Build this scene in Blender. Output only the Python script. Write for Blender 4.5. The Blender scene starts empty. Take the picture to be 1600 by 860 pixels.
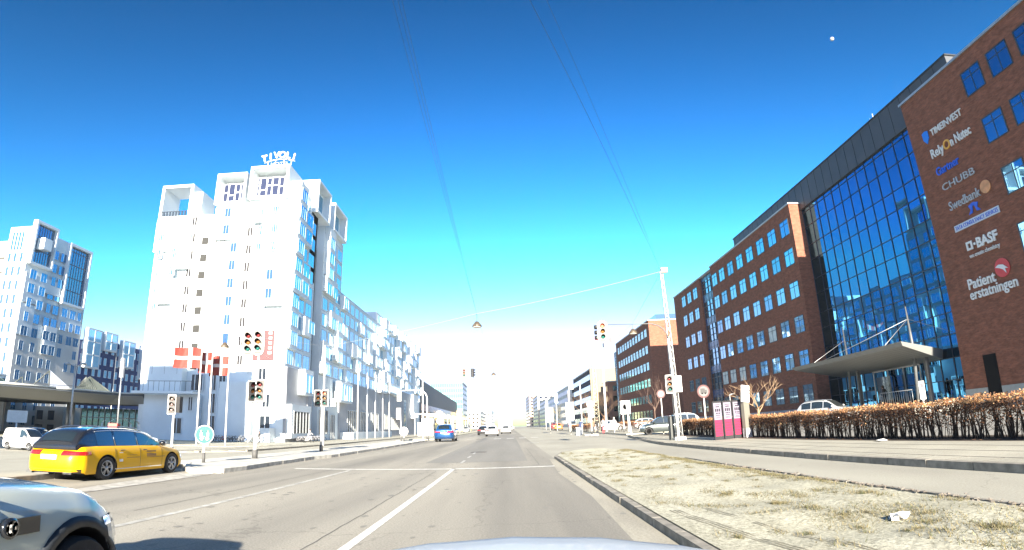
import bpy, bmesh, math, random
from mathutils import Vector, Matrix
rnd = random.Random(7)
sc = bpy.context.scene
C = sc.collection
R = math.radians
PI = math.pi

# ------------------------------------------------------------------ camera
cam = bpy.data.cameras.new('camera'); co = bpy.data.objects.new('camera', cam); C.objects.link(co); sc.camera = co
cam.type = 'PANO'; cam.panorama_type = 'FISHEYE_LENS_POLYNOMIAL'        # the barrel distortion of a wide dashboard lens
cam.sensor_width = 36; cam.sensor_height = 36*860/1600; cam.sensor_fit = 'HORIZONTAL'
cam.fisheye_fov = R(180)
PXMM = 1600/36
cam.fisheye_polynomial_k0 = 0; cam.fisheye_polynomial_k1 = -1.1283149e-3*PXMM
cam.fisheye_polynomial_k2 = 0; cam.fisheye_polynomial_k3 = 1.57247474e-10*PXMM**3; cam.fisheye_polynomial_k4 = 0
cam.clip_start = 0.05; cam.clip_end = 6000
def _cam(yaw, pit, rol, loc):
    def T(x, y, z):
        x, z = x*math.cos(rol)-z*math.sin(rol), x*math.sin(rol)+z*math.cos(rol)
        y, z = y*math.cos(pit)-z*math.sin(pit), y*math.sin(pit)+z*math.cos(pit)
        return Vector((x*math.cos(yaw)+y*math.sin(yaw), -x*math.sin(yaw)+y*math.cos(yaw), z))
    m = Matrix((T(1, 0, 0), T(0, 0, 1), -T(0, 1, 0))).transposed().to_4x4(); m.translation = loc
    return m
co.matrix_world = _cam(0.0134644, 0.2647516, -0.0360435, (0, 0, 1.25))

# ------------------------------------------------------------------ light
EXPOSURE = 2.25
SUN_EL, SUN_AZ = 18.0, -1.6        # elevation; heading of the light (0 = straight up the street)
sc.view_settings.view_transform = 'Standard'; sc.view_settings.look = 'None'
sc.view_settings.exposure = EXPOSURE; sc.view_settings.gamma = 1
sc.view_settings.use_curve_mapping = False
w = bpy.data.worlds.new('World'); sc.world = w; w.use_nodes = True
nt = w.node_tree; bg = nt.nodes['Background']
sky = nt.nodes.new('ShaderNodeTexSky'); sky.sky_type = 'NISHITA'; sky.sun_disc = False
sky.sun_elevation = R(SUN_EL); sky.sun_rotation = R(180-SUN_AZ); sky.altitude = 0; sky.air_density = 1.0; sky.dust_density = 1.0; sky.ozone_density = 2.5
# camera-like saturation of the sky colour: a power and a gain per channel, capped where the sensor clips
sep = nt.nodes.new('ShaderNodeSeparateColor'); comb = nt.nodes.new('ShaderNodeCombineColor')
nt.links.new(sky.outputs[0], sep.inputs[0])
SKY = [(0.092, 3.25, 4.5), (0.290, 2.32, 5.4), (0.212, 2.42, 7.8)]
for i, (g, p, mx) in enumerate(SKY):
    a = nt.nodes.new('ShaderNodeMath'); a.operation = 'POWER'; a.inputs[1].default_value = p
    b = nt.nodes.new('ShaderNodeMath'); b.operation = 'MULTIPLY'; b.inputs[1].default_value = g
    c = nt.nodes.new('ShaderNodeMath'); c.operation = 'MINIMUM'; c.inputs[1].default_value = mx
    nt.links.new(sep.outputs[i], a.inputs[0]); nt.links.new(a.outputs[0], b.inputs[0]); nt.links.new(b.outputs[0], c.inputs[0]); nt.links.new(c.outputs[0], comb.inputs[i])
nt.links.new(comb.outputs[0], bg.inputs[0]); bg.inputs[1].default_value = 0.05
sl = bpy.data.lights.new('sun', 'SUN'); so = bpy.data.objects.new('sun', sl); C.objects.link(so)
sl.energy = 5.0; sl.angle = R(0.5); sl.color = (1.0, 0.90, 0.74)
ld = Vector((math.sin(R(SUN_AZ))*math.cos(R(SUN_EL)), math.cos(R(SUN_AZ))*math.cos(R(SUN_EL)), -math.sin(R(SUN_EL))))
so.rotation_euler = ld.to_track_quat('-Z', 'Y').to_euler(); so.location = (10, -60, 60)

# ------------------------------------------------------------------ materials
_M = {}
def mat(name, col=(.5, .5, .5), rough=.6, metal=0.0, noise=0.0, nscale=4.0, bump=0.0, bscale=40.0, coat=0.0, emit=None, es=0.0, spec=None, col2=None, detail=4):
    if name in _M: return _M[name]
    m = bpy.data.materials.new(name); m.use_nodes = True; n = m.node_tree; b = n.nodes['Principled BSDF']
    b.inputs['Base Color'].default_value = (*col, 1); b.inputs['Roughness'].default_value = rough; b.inputs['Metallic'].default_value = metal
    if coat: b.inputs['Coat Weight'].default_value = coat; b.inputs['Coat Roughness'].default_value = .05
    if spec is not None: b.inputs['Specular IOR Level'].default_value = spec
    if emit: b.inputs['Emission Color'].default_value = (*emit, 1); b.inputs['Emission Strength'].default_value = es
    tc = None
    if noise or bump: tc = n.nodes.new('ShaderNodeTexCoord')
    if noise:
        t = n.nodes.new('ShaderNodeTexNoise'); t.inputs['Scale'].default_value = nscale; t.inputs['Detail'].default_value = detail
        n.links.new(tc.outputs['Object'], t.inputs['Vector'])
        mx = n.nodes.new('ShaderNodeMix'); mx.data_type = 'RGBA'
        c2 = col2 or tuple(max(0, c*(1-noise)) for c in col); c1 = col if col2 else tuple(min(1, c*(1+noise*.6)) for c in col)
        mx.inputs[6].default_value = (*c2, 1); mx.inputs[7].default_value = (*c1, 1)
        rp = n.nodes.new('ShaderNodeMapRange'); rp.inputs[1].default_value = .32; rp.inputs[2].default_value = .68
        n.links.new(t.outputs['Fac'], rp.inputs[0]); n.links.new(rp.outputs[0], mx.inputs[0]); n.links.new(mx.outputs[2], b.inputs['Base Color'])
    if bump:
        t = n.nodes.new('ShaderNodeTexNoise'); t.inputs['Scale'].default_value = bscale; t.inputs['Detail'].default_value = 3
        n.links.new(tc.outputs['Object'], t.inputs['Vector'])
        bp = n.nodes.new('ShaderNodeBump'); bp.inputs['Strength'].default_value = bump; bp.inputs['Distance'].default_value = .02
        n.links.new(t.outputs['Fac'], bp.inputs['Height']); n.links.new(bp.outputs[0], b.inputs['Normal'])
    _M[name] = m
    return m
def brick(name, c1, c2, mortar):
    m = bpy.data.materials.new(name); m.use_nodes = True; n = m.node_tree; b = n.nodes['Principled BSDF']; b.inputs['Roughness'].default_value = .9; b.inputs['Specular IOR Level'].default_value = .1
    tc = n.nodes.new('ShaderNodeTexCoord'); s = n.nodes.new('ShaderNodeSeparateXYZ'); n.links.new(tc.outputs['Object'], s.inputs[0])
    ad = n.nodes.new('ShaderNodeMath'); ad.operation = 'ADD'; n.links.new(s.outputs[0], ad.inputs[0]); n.links.new(s.outputs[1], ad.inputs[1])
    cb = n.nodes.new('ShaderNodeCombineXYZ'); n.links.new(ad.outputs[0], cb.inputs[0]); n.links.new(s.outputs[2], cb.inputs[1])
    br = n.nodes.new('ShaderNodeTexBrick'); br.inputs['Scale'].default_value = 1; br.inputs['Brick Width'].default_value = .24; br.inputs['Row Height'].default_value = .075; br.inputs['Mortar Size'].default_value = .008
    br.inputs['Color1'].default_value = (*c1, 1); br.inputs['Color2'].default_value = (*c2, 1); br.inputs['Mortar'].default_value = (*mortar, 1)
    n.links.new(cb.outputs[0], br.inputs['Vector'])
    t = n.nodes.new('ShaderNodeTexNoise'); t.inputs['Scale'].default_value = 1.3; t.inputs['Detail'].default_value = 8; t.inputs['Roughness'].default_value = .7
    mp = n.nodes.new('ShaderNodeMapping'); mp.inputs['Scale'].default_value = (1, 1, 2.5); n.links.new(tc.outputs['Object'], mp.inputs[0]); n.links.new(mp.outputs[0], t.inputs['Vector'])
    rp = n.nodes.new('ShaderNodeMapRange'); rp.inputs[1].default_value = .3; rp.inputs[2].default_value = .7; rp.inputs[3].default_value = .66; rp.inputs[4].default_value = 1.30; n.links.new(t.outputs['Fac'], rp.inputs[0])
    vm = n.nodes.new('ShaderNodeVectorMath'); vm.operation = 'SCALE'; n.links.new(br.outputs['Color'], vm.inputs[0]); n.links.new(rp.outputs[0], vm.inputs['Scale'])
    n.links.new(vm.outputs[0], b.inputs['Base Color'])
    return m
def glassm(name, col=None, rough=.02, wave=0.0, ws=.6, var=0.0):
    if name in _M: return _M[name]
    m = bpy.data.materials.new(name); m.use_nodes = True; n = m.node_tree; b = n.nodes['Principled BSDF']
    b.inputs['Base Color'].default_value = (*col, 1); b.inputs['Metallic'].default_value = 1.0; b.inputs['Roughness'].default_value = rough
    tc = n.nodes.new('ShaderNodeTexCoord')
    if wave:
        t = n.nodes.new('ShaderNodeTexNoise'); t.inputs['Scale'].default_value = ws; t.inputs['Detail'].default_value = 1
        n.links.new(tc.outputs['Object'], t.inputs['Vector'])
        bp = n.nodes.new('ShaderNodeBump'); bp.inputs['Strength'].default_value = wave; bp.inputs['Distance'].default_value = .05
        n.links.new(t.outputs['Fac'], bp.inputs['Height']); n.links.new(bp.outputs[0], b.inputs['Normal'])
    _M[name] = m
    return m
def ground_mat(name, col, c2, s1=.5, s2=30, stretch=(1, 1, 1), rough=.9, speck=.25, bump=.3, crack=0.0):
    m = bpy.data.materials.new(name); m.use_nodes = True; n = m.node_tree; b = n.nodes['Principled BSDF']; b.inputs['Roughness'].default_value = rough
    b.inputs['Specular IOR Level'].default_value = .25
    tc = n.nodes.new('ShaderNodeTexCoord'); mp = n.nodes.new('ShaderNodeMapping'); mp.inputs['Scale'].default_value = stretch; n.links.new(tc.outputs['Object'], mp.inputs[0])
    a = n.nodes.new('ShaderNodeTexNoise'); a.inputs['Scale'].default_value = s1; a.inputs['Detail'].default_value = 6; n.links.new(mp.outputs[0], a.inputs['Vector'])
    r = n.nodes.new('ShaderNodeMapRange'); r.inputs[1].default_value = .35; r.inputs[2].default_value = .65; n.links.new(a.outputs['Fac'], r.inputs[0])
    mx = n.nodes.new('ShaderNodeMix'); mx.data_type = 'RGBA'; mx.inputs[6].default_value = (*c2, 1); mx.inputs[7].default_value = (*col, 1); n.links.new(r.outputs[0], mx.inputs[0])
    f = n.nodes.new('ShaderNodeTexNoise'); f.inputs['Scale'].default_value = s2; f.inputs['Detail'].default_value = 4; f.inputs['Roughness'].default_value = .8; n.links.new(tc.outputs['Object'], f.inputs['Vector'])
    r2 = n.nodes.new('ShaderNodeMapRange'); r2.inputs[1].default_value = .3; r2.inputs[2].default_value = .7; r2.inputs[3].default_value = 1-speck; r2.inputs[4].default_value = 1+speck; n.links.new(f.outputs['Fac'], r2.inputs[0])
    v = n.nodes.new('ShaderNodeVectorMath'); v.operation = 'SCALE'; n.links.new(mx.outputs[2], v.inputs[0]); n.links.new(r2.outputs[0], v.inputs['Scale'])
    last = v.outputs[0]
    if crack:
        vo = n.nodes.new('ShaderNodeTexVoronoi'); vo.feature = 'DISTANCE_TO_EDGE'; vo.inputs['Scale'].default_value = .22
        nz = n.nodes.new('ShaderNodeTexNoise'); nz.inputs['Scale'].default_value = 1.5; nz.inputs['Detail'].default_value = 5
        n.links.new(tc.outputs['Object'], nz.inputs['Vector'])
        va = n.nodes.new('ShaderNodeVectorMath'); va.operation = 'ADD'; n.links.new(tc.outputs['Object'], va.inputs[0]); n.links.new(nz.outputs['Color'], va.inputs[1]); n.links.new(va.outputs[0], vo.inputs['Vector'])
        r3 = n.nodes.new('ShaderNodeMapRange'); r3.inputs[1].default_value = .001; r3.inputs[2].default_value = .005; r3.inputs[3].default_value = 1-crack; r3.inputs[4].default_value = 1; n.links.new(vo.outputs['Distance'], r3.inputs[0])
        v2 = n.nodes.new('ShaderNodeVectorMath'); v2.operation = 'SCALE'; n.links.new(last, v2.inputs[0]); n.links.new(r3.outputs[0], v2.inputs['Scale']); last = v2.outputs[0]
    n.links.new(last, b.inputs['Base Color'])
    bp = n.nodes.new('ShaderNodeBump'); bp.inputs['Strength'].default_value = bump; bp.inputs['Distance'].default_value = .01; n.links.new(f.outputs['Fac'], bp.inputs['Height']); n.links.new(bp.outputs[0], b.inputs['Normal'])
    return m
WHITE = mat('white render', (.70, .76, .79), .75, noise=.10, nscale=.22)
WHITE2 = mat('white frame', (.74, .79, .81), .6)
PALE = mat('pale render', (.62, .61, .58), .8, noise=.08, nscale=.3)
GREYP = mat('grey cladding', (.34, .35, .38), .7, noise=.1, nscale=.4)
BEIGE = mat('beige plaster', (.42, .40, .35), .8, noise=.1, nscale=.5)
BRICK = brick('red brown brick', (.29, .105, .064), (.20, .078, .052), (.17, .11, .085))
BRICKD = brick('dark brick', (.07, .075, .11), (.05, .055, .085), (.07, .07, .08))
GLB = glassm('blue tinted facade glass', (.045, .20, .37), .015, .05, .55)
GLW = glassm('window glass', (.34, .52, .66), .03, .08, .5)
GLH = glassm('hotel window glass', (.17, .46, .66), .05, .06, .5)
GLD = glassm('dark window glass', (.10, .12, .16), .05)
FRD = mat('dark window frame', (.03, .035, .045), .4)
FRM = mat('mullion', (.02, .03, .05), .4)
METD = mat('dark metal cladding', (.055, .06, .07), .5, noise=.15, nscale=.6)
METG = mat('galvanised steel', (.42, .43, .44), .45, metal=.6, noise=.1, nscale=3)
METW = mat('white painted steel', (.72, .72, .70), .45, noise=.06, nscale=3)
METL = mat('pale grey metal', (.42, .43, .42), .4)
BLACK = mat('black plastic', (.015, .015, .017), .45)
RUB = mat('tyre rubber', (.02, .02, .021), .85, bump=.2, bscale=60)
RED = mat('red paint', (.55, .03, .02), .4); BLUE = mat('blue paint', (.02, .12, .5), .4)
CONC = mat('concrete', (.36, .35, .32), .85, noise=.18, nscale=1.5, bump=.3, bscale=25)
GRAN = mat('granite kerb', (.23, .215, .185), .85, noise=.35, nscale=6, bump=.4, bscale=30)
ASPH = ground_mat('asphalt', (.315, .298, .255), (.185, .177, .158), .45, 38, (1.15, .06, 1), speck=.34, crack=.2)
ASPHD = ground_mat('dark asphalt patch', (.235, .228, .208), (.185, .18, .165), .5, 40, (1.3, .08, 1), speck=.3)
ASPHL = ground_mat('pale asphalt', (.345, .335, .285), (.28, .27, .23), .4, 35, (1, .4, 1), speck=.24, crack=.15)
PAVE = ground_mat('paving', (.37, .355, .295), (.29, .28, .235), .6, 30, speck=.22)
LOT = ground_mat('lot surface', (.27, .265, .25), (.22, .215, .2), .3, 20, speck=.12)
BASEG = ground_mat('open ground', (.28, .27, .24), (.2, .195, .175), .02, 3, speck=.1)
VERGE = ground_mat('dry verge', (.41, .40, .32), (.325, .315, .245), 1.6, 22, (1, .4, 1), speck=.6, bump=1.0)
PAINT = mat('road paint', (.72, .71, .66), .7, noise=.35, nscale=7, col2=(.42, .41, .38), detail=8)
PAINTO = mat('worn road paint', (.50, .49, .45), .75, noise=.4, nscale=5, col2=(.24, .235, .22), detail=8)

# ------------------------------------------------------------------ mesh helpers
class MB:
    def __init__(s): s.v = []; s.f = []; s.m = []; s.sm = []
    def _f(s, idx, m=0, sm=False): s.f.append(idx); s.m.append(m); s.sm.append(sm)
    def quad(s, a, b, c, d, m=0):
        n = len(s.v); s.v += [tuple(a), tuple(b), tuple(c), tuple(d)]; s._f((n, n+1, n+2, n+3), m); return s
    def poly(s, pts, m=0):
        n = len(s.v); s.v += [tuple(p) for p in pts]; s._f(tuple(range(n, n+len(pts))), m); return s
    def box(s, x0, x1, y0, y1, z0, z1, m=0, rot=None):
        n = len(s.v); p = [(x0, y0, z0), (x1, y0, z0), (x1, y1, z0), (x0, y1, z0), (x0, y0, z1), (x1, y0, z1), (x1, y1, z1), (x0, y1, z1)]
        if rot: p = [tuple(rot @ Vector(q)) for q in p]
        s.v += p
        for q in ((0, 3, 2, 1), (4, 5, 6, 7), (0, 1, 5, 4), (1, 2, 6, 5), (2, 3, 7, 6), (3, 0, 4, 7)): s._f(tuple(n+i for i in q), m)
        return s
    def prism(s, poly, z0, z1, m=0):
        n = len(s.v); k = len(poly); s.v += [(x, y, z0) for x, y in poly]+[(x, y, z1) for x, y in poly]
        s._f(tuple(n+i for i in range(k))[::-1], m); s._f(tuple(n+k+i for i in range(k)), m)
        for i in range(k): j = (i+1) % k; s._f((n+i, n+j, n+k+j, n+k+i), m)
        return s
    def tube(s, pts, r, seg=8, m=0, cap=True, sm=True):
        pts = [Vector(p) for p in pts]; rs = r if isinstance(r, (list, tuple)) else [r]*len(pts)
        n0 = len(s.v); up = None
        for i, p in enumerate(pts):
            d = (pts[min(i+1, len(pts)-1)]-pts[max(i-1, 0)]); d = d.normalized() if d.length > 1e-9 else Vector((0, 0, 1))
            if up is None: up = Vector((0, 0, 1)) if abs(d.z) < .9 else Vector((1, 0, 0))
            a = d.cross(up)
            if a.length < 1e-6: a = d.cross(Vector((1, .3, 0)))
            a.normalize(); b = a.cross(d).normalized(); up = b
            for j in range(seg): t = 2*PI*j/seg; s.v.append(tuple(p+a*math.cos(t)*rs[i]+b*math.sin(t)*rs[i]))
        for i in range(len(pts)-1):
            for j in range(seg):
                k = (j+1) % seg; a0 = n0+i*seg; s._f((a0+j, a0+k, a0+seg+k, a0+seg+j), m, sm)
        if cap:
            s._f(tuple(n0+j for j in range(seg))[::-1], m); e = n0+(len(pts)-1)*seg; s._f(tuple(e+j for j in range(seg)), m)
        return s
    def lathe(s, prof, seg=24, axis='Z', c=(0, 0, 0), m=0, sm=True, cap=True):   # prof: (r, h)
        n0 = len(s.v); c = Vector(c)
        for r, h in prof:
            for j in range(seg):
                t = 2*PI*j/seg; a, b = r*math.cos(t), r*math.sin(t)
                v = {'Z': (a, b, h), 'X': (h, a, b), 'Y': (a, h, b)}[axis]; s.v.append(tuple(c+Vector(v)))
        for i in range(len(prof)-1):
            for j in range(seg):
                k = (j+1) % seg; a0 = n0+i*seg; s._f((a0+j, a0+k, a0+seg+k, a0+seg+j), m, sm)
        for i in (0, len(prof)-1):
            if cap and prof[i][0] > 1e-6: e = n0+i*seg; s._f(tuple(e+j for j in range(seg)), m)
        return s
    def build(s, name, mats, parent=None, loc=None, rot=None, fixn=True):
        me = bpy.data.meshes.new(name); me.from_pydata(s.v, [], s.f)
        for mm in (mats if isinstance(mats, (list, tuple)) else [mats]): me.materials.append(mm)
        for p, i, q in zip(me.polygons, s.m, s.sm): p.material_index = i; p.use_smooth = q
        if fixn and len(s.f) < 30000:
            bm = bmesh.new(); bm.from_mesh(me); bmesh.ops.recalc_face_normals(bm, faces=bm.faces); bm.to_mesh(me); bm.free()
        me.update()
        o = bpy.data.objects.new(name, me); C.objects.link(o)
        if parent: o.parent = parent
        if loc: o.location = loc
        if rot: o.rotation_euler = rot
        return o
def pieces(b, name, mats, parent, most=100):
    """boxes collected in b, each as a part of its own (the nearest hundred; the rest as one)"""
    n = len(b.v)//8; cam_ = Vector((0, 0, 1.25)); idx = list(range(n))
    if n > most:
        M = parent.matrix_basis
        idx.sort(key=lambda i: ((M @ Vector(b.v[8*i]))-cam_).length)
    for g, ids in enumerate([[i] for i in idx[:most]]+([idx[most:]] if n > most else [])):
        q = MB()
        for i in ids:
            k0 = len(q.v); q.v += b.v[8*i:8*i+8]
            for f, m_ in zip(b.f[6*i:6*i+6], b.m[6*i:6*i+6]): q._f(tuple(k-8*i+k0 for k in f), m_)
        o = q.build(name, mats, parent)
        if g == most: o['kind'] = 'stuff'
def tag(o, label=None, cat=None, group=None, kind=None):
    if label: o['label'] = label
    if cat: o['category'] = cat
    if group: o['group'] = group
    if kind: o['kind'] = kind
    return o
def thing(name, label, cat, loc=(0, 0, 0), rz=0, group=None):
    o = bpy.data.objects.new(name, None); C.objects.link(o); o.location = loc; o.rotation_euler = (0, 0, rz); o.empty_display_size = .3
    return tag(o, label, cat, group)
def kids(o): return [c for c in KIDS.get(o.name, [])]
def dup(src, parent=None, loc=None, rz=None, label=None, group=None):
    c = src.copy(); C.objects.link(c)
    if parent: c.parent = parent
    if loc is not None: c.location = loc
    if rz is not None: c.rotation_euler = (0, 0, rz)
    if label: c['label'] = label
    if group: c['group'] = group
    for ch in list(src.children): dup(ch, c)
    return c
def part(src, parent, loc, rz=0.0, scale=None):
    c = src.copy(); C.objects.link(c); c.parent = parent; c.location = loc; c.rotation_euler = (0, 0, rz)
    if scale: c.scale = scale
    return c
def gz(x):      # the ground falls gently towards the station on the left
    if x > -10.8: return 0.0
    return -0.85*min(1.0, (-10.8-x)/21.2)
def sheet(name, poly, dz, m, kind='structure', label=None, cuts=True):
    # poly as list of (x, y); split along the two lines where the ground bends
    bm = bmesh.new(); vs = [bm.verts.new((x, y, 0)) for x, y in poly]; bm.faces.new(vs)
    if cuts:
        for cx in (-10.8, -32.0):
            bmesh.ops.bisect_plane(bm, geom=bm.verts[:]+bm.edges[:]+bm.faces[:], plane_co=(cx, 0, 0), plane_no=(1, 0, 0))
    for v in bm.verts: v.co.z = gz(v.co.x)+dz
    bmesh.ops.recalc_face_normals(bm, faces=bm.faces)
    for f in bm.faces:
        if f.normal.z < 0: f.normal_flip()
    me = bpy.data.meshes.new(name); bm.to_mesh(me); bm.free(); me.materials.append(m)
    o = bpy.data.objects.new(name, me); C.objects.link(o); o['kind'] = kind
    return o
def rect(x0, x1, y0, y1): return [(x0, y0), (x1, y0), (x1, y1), (x0, y1)]
def kerb(name, pts, wdt, h, m=GRAN, z=0.0, seglen=1.1, parent=None):   # kerb stones laid along a line, each a little off true
    b = MB(); r = random.Random(len(pts)*31+int(pts[0][0]*7))
    for (x0, y0), (x1, y1) in zip(pts, pts[1:]):
        L = math.hypot(x1-x0, y1-y0); n = max(1, int(L/seglen)); dx, dy = (x1-x0)/L, (y1-y0)/L; nx, ny = -dy, dx
        n = min(n, 120)
        for i in range(n):
            a, e = L*i/n+.008, L*(i+1)/n-.008; j = r.uniform(-.008, .008); hh = h+r.uniform(-.006, .006)
            p = [(x0+dx*a+nx*(-wdt/2+j), y0+dy*a+ny*(-wdt/2+j)), (x0+dx*e+nx*(-wdt/2+j), y0+dy*e+ny*(-wdt/2+j)), (x0+dx*e+nx*(wdt/2+j), y0+dy*e+ny*(wdt/2+j)), (x0+dx*a+nx*(wdt/2+j), y0+dy*a+ny*(wdt/2+j))]
            g = gz(p[0][0]); b.prism(p, g-.05+z, g+hh+z)
    o = b.build(name, m); o['kind'] = 'structure'; return o

# ------------------------------------------------------------------ ground and roads
sheet('ground', rect(-2500, 2500, -1500, 4000), -0.02, BASEG)
sheet('main_road', rect(-8.45, 1.62, -40, 900), 0.0, ASPH)
sheet('turning_lane', [(-11.4, -40), (-8.45, -40), (-8.45, 24), (-11.4, 24)], 0.0, ASPH)
sheet('cross_road', [(-110, 4), (-11.4, 4), (-11.4, 37), (-24, 37), (-24, 62), (-110, 62)], 0.0, ASPHL)
sheet('opposite_road', rect(-17.5, -11.4, 37, 900), 0.0, ASPHL)
sheet('cycle_path', [(1.62, 21), (5.0, 21), (5.0, -40), (7.35, -40), (7.35, 28), (9.4, 45), (10.3, 70), (10.5, 300), (1.62, 300)], 0.0, ASPHL)
sheet('lane_strip', rect(-3.1, 0.6, 21, 90), 0.004, ASPHD)
sheet('side_street', rect(10.2, 60, 43, 52), 0.004, ASPHL)
# right pavement (raised), slabs drawn as joints
def raised(name, poly, z0, z1, m):
    b = MB(); b.prism(poly, z0, z1); o = b.build(name, m); o['kind'] = 'structure'; return o
raised('pavement', [(7.42, -40), (10.55, -40), (10.55, 43), (9.25, 43), (7.6, 29), (7.42, 27)], -.05, .11, PAVE)
j = MB()
for x in (8.05, 8.9, 9.75): j.box(x-.012, x+.012, -20, 42 if x > 8.6 else 27, .106, .114)
for i in range(60): j.box(7.5, 8.05, -8+i*.85, -7.99+i*.85, .106, .1135)
o = j.build('paving_joint', mat('joint', (.10, .095, .085), .9)); o['kind'] = 'structure'
kerb('kerb', [(7.34, -12), (7.34, 27), (7.6, 30.5), (9.3, 45)], .15, .13)
raised('pavement', [(10.5, 52), (17, 52), (17, 300), (10.9, 300)], -.05, .10, PAVE)
sheet('car_park', rect(10.55, 60, -40, 43), 0.06, LOT)
sheet('car_park', rect(17, 60, 52, 300), 0.05, LOT)
# verge
vp = [(1.742, -12), (4.95, -12), (5.1, 12), (5.15, 18), (5.0, 21.5), (4.75, 24.2), (3.1, 25.9), (2.25, 24.62), (1.742, 21.7)]
def vz(x, y):
    from mathutils import noise
    q = Vector((x, y, .1)); t = min(1, min(x-1.78, 5.1-x)/.5); z = .1+max(0, t)*(.05*noise.noise(q*.9)+.022*noise.noise(q*3.3))+.01
    return z-(.06*(x-4.6)/.5 if x > 4.6 else 0)
def verge():
    bm = bmesh.new(); vs = [bm.verts.new((x, y, .1)) for x, y in vp]; f = bm.faces.new(vs)
    for k in range(1, 13):
        bmesh.ops.bisect_plane(bm, geom=bm.verts[:]+bm.edges[:]+bm.faces[:], plane_co=(1.78+k*.26, 0, 0), plane_no=(1, 0, 0))
    for k in range(1, 130):
        bmesh.ops.bisect_plane(bm, geom=bm.verts[:]+bm.edges[:]+bm.faces[:], plane_co=(0, -12+k*.3, 0), plane_no=(0, 1, 0))
    from mathutils import noise
    for v in bm.verts:
        t = min(1, min(v.co.x-1.78, 5.1-v.co.x)/.5); v.co.z = .1+max(0, t)*(.05*noise.noise(v.co*.9)+.022*noise.noise(v.co*3.3))+.01
        if v.co.x > 4.6: v.co.z -= .06*(v.co.x-4.6)/.5
    me = bpy.data.meshes.new('verge'); bm.to_mesh(me); bm.free(); me.materials.append(VERGE)
    for p in me.polygons: p.use_smooth = True
    o = bpy.data.objects.new('verge', me); C.objects.link(o); o['kind'] = 'structure'
verge()
kerb('kerb', [(1.69, -4), (1.69, 21.6), (2.2, 24.6), (3.0, 26.0), (4.8, 24.4)], .12, .095, seglen=.95)
kerb('kerb', [(5.0, -3), (5.17, 10), (5.2, 17)], .07, .07, seglen=.33)
# rubble and turf along the far edge of the verge
b = MB()
for i in range(240):
    y = rnd.uniform(3.5, 13.5); x = 5.06+rnd.gauss(0, .07); s = rnd.uniform(.008, .03)
    M = Matrix.Rotation(rnd.uniform(0, 6), 3, 'Z'); rr = [rnd.uniform(.6, 1.3) for _ in range(4)]
    n0 = len(b.v); P = [(-s*rr[0], -s, 0), (s, -s*rr[1], 0), (s*rr[2], s, 0), (-s, s*rr[3], 0), (0, 0, s*.7)]
    b.v += [tuple(M @ Vector(p)+Vector((x, y, .075))) for p in P]
    for q in ((0, 1, 4), (1, 2, 4), (2, 3, 4), (3, 0, 4)): b._f(tuple(n0+k for k in q), 0)
tag(b.build('rubble', mat('rubble', (.15, .13, .11), .9, noise=.5, nscale=9)), kind='stuff')
def tufts():      # dead grass, thin blades in clumps
    from mathutils import noise
    b = MB(); r = random.Random(3)
    cl = []
    for i in range(230): cl.append((r.uniform(1.95, 4.95), r.uniform(1.2, 23), r.uniform(.05, .16), r.randint(30, 120)))
    for i in range(260): y = r.uniform(7.5, 23.5); cl.append((4.86-abs(r.gauss(0, .2)), y, .16, 60))
    for i in range(60): cl.append((r.uniform(3.2, 4.9), r.uniform(2.5, 8), r.uniform(.10, .32), r.randint(40, 160)))
    for cx, cy, cr, n in cl:
        for k in range(n):
            x, y = cx+r.gauss(0, cr*.55), cy+r.gauss(0, cr*.8)
            if not (1.82 < x < 5.08): continue
            a = r.uniform(0, 6.28); h = r.uniform(.012, .045); l = r.uniform(.02, .09); wd = .004
            dx, dy = math.cos(a), math.sin(a); z = vz(x, y)-.004
            b.poly([(x-dy*wd, y+dx*wd, z), (x+dy*wd, y-dx*wd, z), (x+dx*l, y+dy*l, z+h)], r.choice((0, 0, 1, 2)))
    return b.build('grass', [mat('straw', (.21, .175, .09), .9), mat('dry grass', (.10, .088, .045), .9), mat('olive grass', (.08, .088, .035), .9)], fixn=False)
tag(tufts(), kind='stuff')
# tar seams, patches and dust along the kerb
b = MB()
for x0, y0, y1 in ((-2.2, 1.5, 17), (-5.6, 8, 30), (.9, 18.5, 33)):
    n = 60
    for i in range(n):
        ya, yb = y0+(y1-y0)*i/n, y0+(y1-y0)*(i+1)/n; f = lambda y: x0+.006*math.sin(y*2.3)+.008*math.sin(y*9.1); b.quad((f(ya)-.009, ya, .003), (f(ya)+.009, ya, .003), (f(yb)+.009, yb, .003), (f(yb)-.009, yb, .003))
o = b.build('tar_seam', mat('tar', (.10, .095, .085), .8)); o['kind'] = 'structure'
b = MB(); r = random.Random(8)
for i in range(420):
    y = r.uniform(2, 34); x = r.choice((r.uniform(-8, 1.5), r.uniform(-5, 1.5))); s = r.uniform(.01, .05)*(1+y/20); k = [(x+s*r.uniform(.5, 1)*math.cos(a), y+s*r.uniform(.8, 2.2)*math.sin(a), .0032) for a in (0, .9, 1.9, 2.9, 3.8, 4.8, 5.6)]; b.poly(k, 0)
o = b.build('road_stain', mat('road stain', (.185, .176, .155), .8)); o['kind'] = 'structure'
sheet('gutter_dust', [(1.30, -4), (1.61, -4), (1.61, 21.3), (1.42, 21.5), (1.22, 15), (1.36, 10), (1.24, 6)], .002, ground_mat('gutter dust', (.36, .34, .28), (.27, .255, .215), 1.5, 30, (1, .3, 1), speck=.3))
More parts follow.
